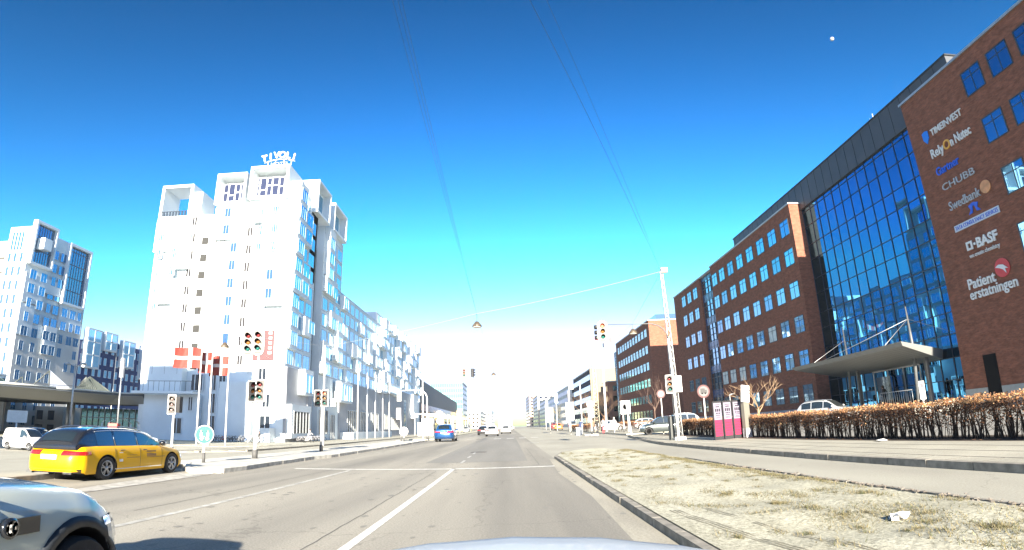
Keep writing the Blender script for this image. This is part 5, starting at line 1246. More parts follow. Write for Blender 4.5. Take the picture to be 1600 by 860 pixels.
# curved mast arm on the median further up
def arm_signal(label, x, y, h, reach, sg_):
    t = pole_thing('mast_arm_signal', label, 'traffic light', x, y, h-.9, .09, .07, METW)
    b = MB(); pts = [(0, 0, h-.9)]+[(sg_*.9*(1-math.cos(R(a))), 0, h-.9+.9*math.sin(R(a))) for a in (20, 40, 60, 80, 90)]+[(sg_*reach, 0, h)]; b.tube(pts, [.07]*5+[.05, .04], 8); b.build('arm', METW, t); return t
t = arm_signal('white mast with curved arm holding a signal box above the oncoming lanes', -9.05, 63.3, 5.4, 3.5, -1)
signal_head(t, (-3.1, 0, 4.75), 0, s=1.05, wash=False); b = MB(); b.box(-3.35, -2.85, -.14, -.12, 4.2, 5.3); b.build('backing_plate', mat('grey board', (.25, .26, .26), .6), t)
# signals hung over the street
def span(a, e, sag=0.0, r=.012, name='cable', n=14): pass
t = thing('hanging_signal', 'pair of signal heads hanging over the street far ahead left of centre', 'traffic light', (-4.45, 64.5, 7.4))
signal_head(t, (-.5, 0, 0), 0, s=1.0); signal_head(t, (.45, 0, 0), R(75), s=1.0); b = MB(); b.tube([(-.5, 0, .5), (-.5, 0, .75), (.45, 0, .75), (.45, 0, .5)], .02, 5); b.tube([(0, 0, .75), (0, 0, 1.6)], .015, 4); b.build('hanger', METW, t)
# lattice mast on the right pavement with arm and signals
t = thing('lattice_mast', 'leaning white lattice mast on the right pavement holding a curved signal arm and wires', 'mast', (8.75, 29.4, .1))
b = MB(); Hm = 9.0
def leg(i, z): s = .15-.09*z/Hm; sx, sy = ((-1, -1), (1, -1), (1, 1), (-1, 1))[i]; return Vector((sx*s-.20*z/Hm, sy*s, z))
for i in range(4): b.tube([leg(i, 0), leg(i, Hm)], .016, 5)
z = .3
k = 0
while z < Hm-.3:
    for i in range(4): j_ = (i+1) % 4; a, e = (i, j_) if k % 2 else (j_, i); b.tube([leg(a, z), leg(e, z+.38)], .008, 4)
    z += .38; k += 1
b.build('lattice', METW, t)
b = MB(); b.tube([(-.14, -.32, 0), (-.20, -.30, 3.6), (-.24, -.22, 5.3)], [.075, .06, .05], 10); b.build('pole', METW, t)
b = MB(); pts = [(-.24, -.22, 5.3)]+[(-.24-1.0*(1-math.cos(R(a))), -.22, 5.3+.85*math.sin(R(a))) for a in (20, 40, 60, 80, 90)]+[(-3.6, -.22, 6.2)]; b.tube(pts, [.035]*5+[.026, .018], 8); b.build('arm', mat('arm steel', (.09, .095, .10), .5), t)
b = MB(); b.box(-.28, .28, -.22, .22, -.02, .16); b.box(-.34, -.14, .35, .8, 0, 1.25, 1); b.build('base_block', [METG, mat('dark cabinet', (.05, .055, .055), .6)], t)
b = MB(); b.box(-.25, .1, -.25, .05, 8.95, 9.2); b.build('cap', METW, t)
t = thing('arm_signal', 'oval signal head with white rim at the end of the curved arm', 'traffic light', (5.02, 29.2, 5.92))
signal_head(t, (0, -.02, 0), R(-5), oval=True, s=1.0, lit='red'); b = MB()
for i in range(3): b.lathe([(.0, -.42), (.11, -.40), (.12, -.18)], 12, 'X', (0, .12, .28-.28*i)) 
b.box(-.2, -.14, 0, .3, -.45, .45); b.build('side_visor', BLACK, t); b = MB(); b.tube([(0, .05, .45), (0, .05, .62)], .02, 5); b.tube([(0, .05, -.5), (0, .05, -.8)], .03, 5); b.build('hanger', BLACK, t)
t = thing('mast_signal', 'upright signal head with white rim fixed low on the lattice mast', 'traffic light', (8.32, 29.0, 3.0))
signal_head(t, (0, 0, 0), R(-12), s=.92); b = MB(); b.box(.33, .68, .08, .14, -.42, .42); b.box(.37, .64, .06, .08, -.38, .38, 1); b.tube([(0, .15, -.3), (.5, .2, -.3)], .02, 5); b.build('back_board', [METW, mat('pale sign back', (.3, .42, .42), .6)], t)

# ------------------------------------------------------------------ signs and posts
SW = mat('sign white', (.5, .5, .5), .45)
def disc(parent, r, z, m, y=-.05, nm='sign_face', th=.02, x=0): b = MB(); b.lathe([(0, y), (r, y), (r, y+th), (0, y+th)], 28, 'Y', (x, 0, z), sm=False); return b.build(nm, m, parent)
t = pole_thing('traffic_sign', 'round turquoise cycle and footpath sign on the tip of the median', 'road sign', -10.17, 18.2, 1.05, .035, .035, METW)
t.rotation_euler.z = R(25)
disc(t, .31, .93, SW, -.05, 'rim'); f = disc(t, .285, .93, mat('turquoise sign blue', (.012, .10, .11), .4), -.056, 'sign_face', .005)
b = MB()
for sx in (-.11, .11): b.lathe([(0, -.062), (.035, -.062)], 10, 'Y', (sx, 0, 1.05)); b.box(sx-.035, sx+.035, -.062, -.058, .86, 1.0)
b.lathe([(.045, -.062), (.07, -.062)], 14, 'Y', (-.09, 0, .80)); b.lathe([(.045, -.062), (.07, -.062)], 14, 'Y', (.09, 0, .80)); b.tube([(-.09, -.062, .8), (-.02, -.062, .88), (.09, -.062, .8)], .01, 4)
b.build('pictogram', SW, t)
t = pole_thing('traffic_sign', 'blank white round sign low on the median ahead of the mast arm', 'road sign', -9.95, 54, 1.1, .035, .035, METW); disc(t, .42, .93, SW)
t = pole_thing('traffic_sign', 'two white round sign backs stacked on one tall post beside the blue car', 'road sign', -9.1, 75, 3.4, .05, .045, METW); disc(t, .5, 2.95, SW); disc(t, .38, 2.1, SW, -.07)
t = pole_thing('traffic_sign', 'white post with a narrow sign box left of the mast arm', 'road sign', -10.6, 56, 2.6, .05, .05, METG); b = MB(); b.box(-.45, .0, -.03, .03, 2.1, 3.2); b.build('sign_face', SW, t)
t = pole_thing('traffic_sign', 'red ringed round truck ban sign standing behind the hedge', 'road sign', 11.7, 33.6, 2.75, .04, .04, METW)
disc(t, .40, 2.62, mat('sign red', (.06, .007, .008), .4), -.05, 'rim'); disc(t, .31, 2.62, mat('dull sign face', (.085, .085, .09), .5), -.056, 'sign_face', .005); b = MB(); b.box(-.19, .08, -.066, -.058, 2.50, 2.80); b.box(.09, .21, -.066, -.058, 2.50, 2.70); b.lathe([(0, -.066), (.045, -.066)], 10, 'Y', (-.1, 0, 2.5)); b.lathe([(0, -.066), (.045, -.066)], 10, 'Y', (.1, 0, 2.5)); b.build('pictogram', BLACK, t)
t = pole_thing('traffic_sign', 'thin post with a red ringed sign seen edge on before the dark brown office', 'road sign', 12.6, 46.8, 3.3, .04, .035, METW); disc(t, .36, 3.2, mat('sign red'), -.05, 'rim'); disc(t, .26, 3.2, mat('dark sign', (.1, .1, .12), .5), -.056, 'sign_face', .005)
t = pole_thing('traffic_sign', 'grey box sign on two white posts by the low orange hedge', 'road sign', 12.0, 60.3, 1.8, .05, .05, METW); b = MB(); b.tube([(.5, 0, 0), (.5, 0, 3.0)], .05, 8); b.build('pole', METW, t); b = MB(); b.box(-.25, .8, -.1, .1, 1.9, 3.3); b.box(-.12, .66, -.12, -.10, 2.05, 3.15, 1); b.lathe([(0, -.13), (.26, -.13)], 16, 'Y', (.28, 0, 2.65)); b.build('sign_face', [METG, mat('dark sign'), ], t)
t = pole_thing('parking_sign', 'small rectangular parking board on a white post behind the hedge near the entrance', 'road sign', 15.7, 19.5, 1.15, .03, .03, METW); b = MB(); b.box(-.13, .13, -.03, .0, 1.02, 1.72); b.box(-.11, .11, -.036, -.03, 1.04, 1.38, 1); b.box(-.08, .08, -.036, -.03, 1.46, 1.64, 2); b.build('sign_face', [SW, mat('grey board'), mat('dark sign')], t)
for i, (x, y, h, lean, lab) in enumerate(((10.6, 50, 2.9, -.35, 'slightly leaning white banner pole by the side street'), (9.3, 74, 6.5, 0, 'slim white lamp post beyond the crossing'), (9.6, 92, 6.5, 0, 'slim pale lamp post second beyond the crossing'), (9.9, 120, 7, 0, 'slim pale lamp post third beyond the crossing'), (10.1, 160, 7, 0, 'slim pale lamp post far along the right kerb'))):
    pole_thing('lamp_post' if i else 'banner_pole', lab, 'lamp post' if i else 'pole', x, y, h, .07, .05, METW, lean=(lean, 0), base=False)
for i, (x, y, h, lab) in enumerate(((8.1, 57.0, 3.0, 'red and white round sign above a grey plate by the pedestrians'), (7.4, 70, 2.6, 'white sign board on a post in front of the far hedge'), (6.2, 88, 2.6, 'far white sign board on a post right of the lane'))):
    t = pole_thing('traffic_sign', lab, 'road sign', x, y, h, .05, .05, METW); 
    if i == 0: disc(t, .38, h, mat('pale red face', (.6, .3, .32), .5)); b = MB(); b.box(-.28, .28, -.06, -.02, h-1.3, h-.45); b.build('plate', METG, t)
    else: b = MB(); b.box(-.5, .5, -.05, 0, h-1.0, h+1.2); b.build('plate', SW, t)
# second lattice mast further on
t = thing('lattice_mast', 'second lattice mast standing beyond the crossing on the right', 'mast', (10.7, 70.5, .1)); b = MB()
def leg2(i, z): s = .34-.2*z/9; sx, sy = ((-1, -1), (1, -1), (1, 1), (-1, 1))[i]; return Vector((sx*s, sy*s, z))
for i in range(4): b.tube([leg2(i, 0), leg2(i, 9)], .035, 4)
z = 0; k = 0
while z < 8.6:
    for i in range(4): j_ = (i+1) % 4; a, e = (i, j_) if k % 2 else (j_, i); b.tube([leg2(a, z), leg2(e, z+.5)], .02, 4)
    z += .5; k += 1
b.build('lattice', mat('cream lattice', (.55, .5, .38), .6), t)
# flagpoles
def flag(parent, Lf, Hf, z, dx, seed, m1, m2, ph=0, droop=.1, name='flag'):
    b = MB(); nx, nz = 40, 24
    for i in range(nx+1):
        for j_ in range(nz+1):
            u, v = i/nx, j_/nz; wv = (math.sin(u*9+seed+v*1.6)*.13+math.sin(u*19+seed*2+v*3)*.03)*min(1, u*2.5)
            b.v.append((dx*(.06+u*Lf*(1-.05*math.sin(seed+v*2))), wv+.1*u, z-Hf*(1-v)-droop*u*u+.05*math.sin(u*7+seed)*u))
    for i in range(nx):
        for j_ in range(nz):
            u, v = (i+.5)/nx, (j_+.5)/nz; cr = abs(u-.40) < .065 or abs(v-.5) < .085
            b._f((i*(nz+1)+j_, (i+1)*(nz+1)+j_, (i+1)*(nz+1)+j_+1, i*(nz+1)+j_+1), 1 if cr else 0, True)
    return b.build(name, [m1, m2], parent, fixn=False)
FR_ = mat('flag red', (.20, .022, .014), .7); FW_ = mat('flag white', (.5, .5, .5), .7)
for i, (x, y, h, fz, L_, H_, lab) in enumerate(((-36.1, 62.8, 11.8, 11.3, 3.2, 2.4, 'leftmost of three white flagpoles with a red and white cross flag before the hotel'), (-35.4, 64.2, 11.6, 11.0, 1.6, 2.5, 'middle of three white flagpoles with a red and white cross flag before the hotel'), (-34.4, 66.6, 11.4, 10.8, 2.2, 2.4, 'rightmost of three white flagpoles with a red and white cross flag before the hotel'))):
    t = pole_thing('flagpole', lab, 'flagpole', x, y, h, .11, .06, METW, group='flagpoles before the hotel', base=False); t.rotation_euler.z = R(30)
    flag(t, L_, H_, fz, -1, i*1.7+.4, FR_, FW_, droop=.12)
for i, (x, y, h, lab) in enumerate(((-31.5, 118, 15.5, 'first of five bare white poles along the hotel wing'), (-31.5, 126, 14.5, 'second of five bare white poles along the hotel wing'), (-31.5, 134, 15.5, 'third of five bare white poles along the hotel wing'), (-31.5, 142, 15, 'fourth of five bare white poles along the hotel wing'), (-31.5, 150, 15.5, 'fifth and farthest of five bare white poles along the hotel wing'))):
    t = pole_thing('flagpole', lab, 'flagpole', x, y, h, .14, .07, METW, group='bare poles along the hotel wing', base=False)
    b = MB(); b.v += [(0, -.05, h-.5), (.35, .05, h-1.2), (.3, 0, h-3.2), (.05, .05, h-3.8)]; b._f((0, 1, 2, 3)); b.build('furled_flag', FW_, t, fixn=False)
t = pole_thing('flagpole', 'tall white flagpole with a small streaming red and white flag on the right', 'flagpole', 12.3, 73, 10.3, .15, .09, METW, base=False)
b = MB(); n = 16
for i in range(n+1):
    u = i/n; zc = 12.0-1.6*u+.9*u*u; hh = .12+.28*u; b.v += [(-.9+3.0*u*1.0, -.2*math.sin(u*5), zc+1.0*(u-.3)*(u > .3)-hh), (-.9+3.0*u, -.2*math.sin(u*5), zc+1.0*(u-.3)*(u > .3)+hh)]
for i in range(n): b._f((2*i, 2*i+2, 2*i+3, 2*i+1), 0 if i % 5 < 3 else 1)
b.build('flag', [mat('faded flag red', (.55, .12, .14), .7), FW_], t, fixn=False)

# poster boards and white stele
pts_ = [(10.13, 27.15), (10.17, 26.42), (10.21, 25.45)]
t = thing('poster_stand', 'dark stand of three tall concert posters, white above and crimson below, before the hedge', 'poster stand', (10.08, 25.9, .1), R(16))
MAG = mat('crimson poster', (.30, .012, .055), .6); WPO = mat('pale poster', (.19, .17, .23), .6); INK = mat('poster ink', (.015, .012, .022), .7); DKB = mat('poster board', (.018, .018, .022), .7)
for i in range(3):
    x0 = -.78+i*.56; b = MB(); b.box(x0, x0+.50, 0, .06, .0, 1.78); b.build('board', DKB, t)
    b = MB(); b.box(x0+.05, x0+.45, -.012, -.002, .18, .92); b.build('lower_poster', MAG, t)
    b = MB(); b.box(x0+.04, x0+.46, -.014, -.002, .93, 1.70); b.build('upper_poster', WPO, t)
    b = MB()
    for z0, z1, f in ((1.60, 1.63, .8), (1.50, 1.55, .6), (1.12, 1.15, .7), (1.0, 1.02, .85), (1.05, 1.07, .6)): b.box(x0+.25-.18*f, x0+.25+.18*f, -.02, -.0145, z0, z1)
    for k in range(5): b.box(x0+.08, x0+.42, -.018, -.0125, .28+k*.12, .30+k*.12)
    b.build('print', INK, t)
    b = MB()
    for k in range(3): b.box(x0+.10+k*.11, x0+.18+k*.11, -.02, -.0145, 1.30, 1.44); b.box(x0+.13+k*.09, x0+.19+k*.09, -.02, -.0145, 1.19, 1.26)
    b.build('print', INK, t)
b = MB(); b.box(.30, .34, .07, .1, 1.7, 2.05); b.tube([(.32, .09, 2.05), (.62, .09, 2.1)], .02, 5); b.build('strap', METG, t)
t = thing('stele', 'tall narrow cream stele with a tilted poster board at its top beside the crimson posters', 'info pillar', (10.86, 25.75, .1), R(20)); t.scale = (1.06, 1.06, 1.06)
b = MB(); b.box(-.02, .30, -.05, .14, 0, 1.9); b.box(-.02, .32, -.06, .15, 0, .42, 1); b.build('column', [mat('cream stele', (.14, .135, .115), .6), GREYP], t)
b = MB(); b.box(-.22, .24, -.10, -.05, 0, .74); o = b.build('tilted_board', SW, t, (.05, 0, 1.55), (0, R(7), 0))
b = MB(); r = random.Random(4)
for i in range(16): x, z = r.uniform(-.18, .2), r.uniform(.1, .66); b.box(x-.05, x+.05, -.106, -.10, z-.006, z+.01, rot=Matrix.Rotation(r.uniform(-.2, .2), 3, 'Y'))
b.build('scribble', INK, o)

# ------------------------------------------------------------------ overhead wires and hanging lamps
WIRE = mat('wire', (.04, .05, .07), .5, metal=.3); WIREW = mat('sun bright wire', (.62, .62, .60), .35, metal=.4)  # pale span wire colour stands for the sun glare on it
def wire(label, pts, r=.011, m=WIRE, sag=.0, n=24, grp='overhead wires'):
    b = MB()
    for a, e in pts:
        a, e = Vector(a), Vector(e); P = [a.lerp(e, i/n)-Vector((0, 0, sag*4*(i/n)*(1-i/n))) for i in range(n+1)]; b.tube(P, r, 4, sm=False)
    return tag(b.build('overhead_wire', m), label, 'wire', grp)
MT = (8.55, 29.4, 9.15); HUB = (-1.95, 37.2, 8.75)
wire('thick overhead wire from the mast head across the sky to the upper middle', [(MT, (-7, -11.3, 9.2))], .0055)
wire('thinner overhead wire running beside the thick one from the mast head', [(MT, (-6.4, -11.3, 9.35))], .004)
wire('left strand of the faint overhead wires above the lane', [((-1.72, -20, 9.0), HUB)], .004)
wire('middle strand of the faint overhead wires above the lane', [((-1.95, -20, 9.15), HUB), (HUB, (-1.9, 73.5, 8.7))], .004)
wire('right strand of the faint overhead wires above the lane', [((-1.55, -20, 8.9), HUB)], .004)
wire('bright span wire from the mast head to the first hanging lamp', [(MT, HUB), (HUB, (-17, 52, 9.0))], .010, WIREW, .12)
wire('span wire from the mast head towards the right hand lamp', [(MT, (9.7, 42.6, 8.6)), ((9.7, 42.6, 8.6), (10.7, 70, 9.2))], .008)
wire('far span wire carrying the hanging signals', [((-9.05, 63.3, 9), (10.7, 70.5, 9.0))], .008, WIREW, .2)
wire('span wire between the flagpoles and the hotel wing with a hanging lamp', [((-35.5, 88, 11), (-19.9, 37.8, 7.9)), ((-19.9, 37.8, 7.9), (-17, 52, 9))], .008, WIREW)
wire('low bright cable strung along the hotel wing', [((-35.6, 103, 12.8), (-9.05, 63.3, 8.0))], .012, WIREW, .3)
tp = pole_thing('catenary_post', 'white post left of the oncoming lanes that ends the span wires', 'pole', -17.2, 52.2, 9.0, .1, .07, METW, base=False)
tp = pole_thing('catenary_post', 'tall white post on the median by the mast arm', 'pole', -9.6, 63.8, 9.0, .07, .05, METW, base=False)
def hang_lamp(label, x, y, z, s=1.0, top=.9):
    t = thing('hanging_lamp', label, 'street lamp', (x, y, z), 0, 'lamps hung over the street')
    b = MB(); b.lathe([(.02, .22*s), (.10*s, .20*s), (.20*s, .08*s), (.30*s, -.04*s), (.33*s, -.13*s), (.31*s, -.15*s)], 20); b.build('lamp_shade', mat('grey lamp shade', (.10, .08, .06), .45, metal=.3), t)
    b = MB(); b.lathe([(.30*s, -.14*s), (.26*s, -.20*s), (0, -.24*s)], 20); b.build('diffuser', mat('lamp diffuser', (.55, .5, .42), .4), t)
    b = MB(); b.tube([(0, 0, .2*s), (0, 0, top)], .012, 4); b.build('hanger', WIRE, t)
hang_lamp('dome lamp hanging over the lane above the centre of the picture', -1.95, 37.2, 8.0, 1.0, .75)
hang_lamp('smaller dome lamp hanging farther up the street', -1.85, 73.5, 8.0, .95, .7)
hang_lamp('dome lamp hanging in front of the white hotel near the flags', -19.85, 37.6, 7.0, 1.0, .9)
hang_lamp('dome lamp hanging beside the lattice mast before the dark brown office', 9.7, 42.6, 8.0, 1.0, .6)
# twin headed lamp and a square post at the station
t = pole_thing('street_lamp', 'slim grey post with two small lamp heads before the station roof', 'street lamp', -45.5, 53, 8.2, .11, .07, METG, base=False)
for s in (-1, 1): b = MB(); b.tube([(0, 0, 7.9), (s*.9, 0, 8.3)], .04, 5); b.lathe([(.05, .12), (.3, -.05), (.32, -.15), (0, -.2)], 12, 'Z', (s*1.0, 0, 8.3)); b.build('lamp_head', METL, t)
t = pole_thing('street_lamp', 'grey post with a tall narrow white lamp box before the station roof', 'street lamp', -40.0, 53.5, 8.0, .09, .07, METG, base=False); b = MB(); b.box(-.2, .2, -.15, .15, 6.9, 8.9); b.build('lamp_head', METW, t)
t = pole_thing('street_lamp', 'thin white topped post seen over the glass pyramid', 'street lamp', -62, 92, 13.2, .14, .12, METG, base=False); b = MB(); b.box(-.2, .2, -.15, .15, 10.8, 13.2); b.build('lamp_head', METW, t)
for i, (x, y) in enumerate(((-53.5, 54), (-46.5, 62), (-42.5, 58))):
    t = thing('bus_shelter' if i else 'info_board', ('white blank information board before the station', 'arched white shelter before the green glass hall', 'second arched white shelter near the hotel corner')[i], 'shelter' if i else 'sign', (x, y, gz(x)), R(40))
    b = MB()
    if i == 0: b.box(-1, 1, -.1, .1, 2.0, 3.3); b.tube([(0, 0, 0), (0, 0, 2)], .1, 6)
    else:
        for q in range(8): a0, a1 = PI*q/8, PI*(q+1)/8; b.quad((-1.6*math.cos(a0), -1, 2.3+.6*math.sin(a0)), (-1.6*math.cos(a1), -1, 2.3+.6*math.sin(a1)), (-1.6*math.cos(a1), 1, 2.3+.6*math.sin(a1)), (-1.6*math.cos(a0), 1, 2.3+.6*math.sin(a0)))
        for sx in (-1.6, 1.6):
            for sy in (-1, 1): b.tube([(sx, sy, 0), (sx, sy, 2.3)], .05, 5)
    b.build('board' if i == 0 else 'roof', METW, t)
# far white container-like hoarding by the slate hall
t = thing('site_cabin', 'stepped white hoarding between the mast arm and the blue car', 'cabin', (-16.5, 112, gz(-16.5)+.1)); b = MB(); b.box(-1.4, 1.6, 0, 3, 0, 2.6); b.box(-.6, 1.6, .2, 3, 2.6, 3.4); b.build('wall', METW, t); b = MB(); b.box(1.63, 1.68, .5, 2.4, 1.0, 2.2); b.build('window', GLD, t)
# white portal frames along the far left side
for i in range(9):
    y = 125+i*11; t = thing('tram_shelter_frame', '%s white steel frame of the row beyond the blue car' % ('nearest', 'second', 'third', 'fourth', 'fifth', 'sixth', 'seventh', 'eighth', 'ninth')[i], 'steel frame', (-17.6, y, gz(-17.6)+.1), 0, 'white frames in a row beyond the blue car')
    b = MB(); b.tube([(-3, 0, 0), (-3, 0, 4.6), (3, 0, 4.6), (3, 0, 0)], .09, 5); b.tube([(3, 0, 4.6), (3, 11 if i < 8 else 3, 4.6)], .08, 5); b.build('frame', METW, t)

# ------------------------------------------------------------------ hedges
LEAF = [mat('beech leaf rust', (.20, .085, .035), .8), mat('beech leaf tan', (.33, .18, .08), .75), mat('beech leaf shaded brown', (.055, .026, .016), .85), mat('beech leaf pale', (.48, .32, .17), .7)]
TWIG = mat('hedge twig', (.035, .023, .018), .9, noise=.3, nscale=8)
def hedge(label, x0, y0, x1, y1, wd, H, dens, stems, seed, big=1.0):
    r = random.Random(seed); L = math.hypot(x1-x0, y1-y0); dx, dy = (x1-x0)/L, (y1-y0)/L; nx, ny = -dy, dx
    t = thing('hedge', label, 'hedge', (x0, y0, .08))
    b = MB()
    for i in range(int(L*stems)):
        u = (i+r.uniform(0, .9))/stems; v = r.uniform(-.22, .22)*wd; p = Vector((dx*u+nx*v, dy*u+ny*v, 0)); rr = r.uniform(.010, .030); hgt = H*r.uniform(.7, .95)
        q = p+Vector((r.uniform(-.05, .05), r.uniform(-.1, .1), hgt*.5)); e = q+Vector((r.uniform(-.08, .08), r.uniform(-.15, .15), hgt*.5)); b.tube([p, q, e], [rr, rr*.75, rr*.3], 5, cap=False)
        for k in range(r.randint(3, 6)):
            z = r.uniform(.12, .9); s_ = p.lerp(e, z); a = r.uniform(0, 6.28); l = r.uniform(.12, .34); b.tube([s_, s_+Vector((math.cos(a)*l*.6, math.sin(a)*l, l*r.uniform(.3, 1.0)))], [rr*.35, .002], 3, cap=False)
    b.build('stem', TWIG, t, fixn=False)
    b = MB()
    for i in range(int(L*dens)):
        u = r.uniform(0, L); tt = r.random()**.62; z = H*(.30+.70*tt); w2 = wd*.5*(.82+.18*math.sin(u*2.1+seed))
        if z < H*.62 and r.random() < .42: continue
        side = r.random(); v = r.uniform(-w2, w2) if side < .4 or z > H*.93 else (w2 if r.random() < .5 else -w2)*r.uniform(.8, 1.06)
        z += .03*math.sin(u*5)+.025*math.sin(u*1.3+1)+(r.gauss(0, .02) if tt > .9 else 0)
        c = Vector((dx*u+nx*v, dy*u+ny*v, z)); s = r.uniform(.018, .036)*big
        d = Vector((r.gauss(0, 1), r.gauss(0, 1), r.gauss(0, 1))).normalized(); e = d.cross(Vector((r.gauss(0, 1), r.gauss(0, 1), r.gauss(0, 1)))).normalized()
        b.quad(c-d*s, c+e*s*.6, c+d*s, c-e*s*.6, r.choices((0, 1, 2, 3), (.36, .34, .16, .14) if z > H*.86 else (.20, .03, .76, .01))[0])  # paler leaves on top, dark ones below: sun and shade put into the colour
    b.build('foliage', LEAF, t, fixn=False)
    return t
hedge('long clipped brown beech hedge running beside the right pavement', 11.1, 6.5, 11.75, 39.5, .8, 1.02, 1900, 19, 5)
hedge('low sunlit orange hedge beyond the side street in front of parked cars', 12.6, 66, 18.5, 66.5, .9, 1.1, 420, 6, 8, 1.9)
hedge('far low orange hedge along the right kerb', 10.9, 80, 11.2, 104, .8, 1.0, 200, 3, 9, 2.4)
b = MB()
for i in range(200):
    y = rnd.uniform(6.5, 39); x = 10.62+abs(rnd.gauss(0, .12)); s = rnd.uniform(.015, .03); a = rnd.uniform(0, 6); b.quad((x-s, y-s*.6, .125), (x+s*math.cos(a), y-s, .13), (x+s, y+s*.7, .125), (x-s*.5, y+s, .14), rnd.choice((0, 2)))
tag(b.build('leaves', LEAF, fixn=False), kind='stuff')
sheet('hedge_soil', rect(10.56, 11.9, -10, 42), .112, ground_mat('dark soil', (.07, .055, .045), (.04, .033, .028), 2, 25), cuts=False)

# ------------------------------------------------------------------ bare trees
def bare_tree(name, label, x, y, z, H, th, seed, col, twigs=5, spread=1.0, group=None, rr=.07):
    r = random.Random(seed); t = thing(name, label, 'tree', (x, y, z), 0, group); bt = MB(); bc = MB()
    bt.tube([(0, 0, 0), (r.uniform(-.05, .05), 0, th*.5), (0, 0, th)], [rr*1.15, rr, rr*.85], 8, cap=False)
    def grow(p, d, l, rad, lv):
        q = p+d*l*.5+Vector((r.gauss(0, .05), r.gauss(0, .05), r.gauss(0, .03)))*l; e = q+(d+Vector((r.gauss(0, .18), r.gauss(0, .18), r.gauss(.05, .1)))).normalized()*l*.5
        bc.tube([p, q, e], [rad, rad*.8, rad*.55], 5 if lv < 2 else 3, cap=False)
        if lv >= twigs: return
        for k in range(r.choice((2, 3, 3))):
            a = r.uniform(0, 6.28); up = r.uniform(.15, .8); nd = (d*.75+Vector((math.cos(a), math.sin(a), 0))*spread*.75+Vector((0, 0, up*.5))).normalized()
            s_ = (q if k == 2 else e); grow(s_, nd, l*r.uniform(.6, .82), rad*.6, lv+1)
    for k in range(5):
        a = 2*PI*k/5+r.uniform(-.4, .4); grow(Vector((0, 0, th*(.8+.05*k))), Vector((math.cos(a)*spread, math.sin(a)*spread, r.uniform(.7, 1.2))).normalized(), (H-th)*.36, rr*.55, 1)
    m = mat('bark '+str(col), col, .9, noise=.25, nscale=6); bt.build('trunk', m, t, fixn=False); bc.build('crown', m, t, fixn=False); return t
bare_tree('bare_tree', 'small bare pale barked tree behind the hedge beside the stele', 15.4, 34.2, .06, 4.1, 1.4, 21, (.30, .20, .12), 4, 1.0, rr=.075)
BT = 'bare trees on the right beyond the crossing'
bare_tree('bare_tree', 'bare orange brown tree before the low brown annex', 19.5, 118, .05, 9.5, 2.5, 31, (.20, .12, .07), 5, .75, BT, .07)
bare_tree('bare_tree', 'bare reddish tree left of the second lattice mast', 15.0, 112, .05, 8.5, 2.2, 33, (.22, .14, .08), 5, .75, BT, .06)
bare_tree('bare_tree', 'thin bare tree against the end of the dark brown office', 21.5, 84, .05, 9.0, 3.0, 35, (.2, .13, .1), 4, .6, BT, .05)
bare_tree('bare_tree', 'yellowish bare tree before the far white blocks', 13.5, 165, .05, 8, 2, 37, (.3, .24, .1), 5, .8, BT, .08)
BT = 'bare trees on the left beyond the hotel'
for i, (x, y) in enumerate(((-27, 200), (-25, 235), (-23, 280), (-22, 330), (-20, 400))):
    bare_tree('bare_tree', ('nearest', 'second', 'third', 'fourth', 'farthest')[i]+' bare ochre tree in the row beyond the hotel wing', x, y, -.6, 10, 2.5, 40+i, (.50, .33, .14), 4, .8, BT, .16)

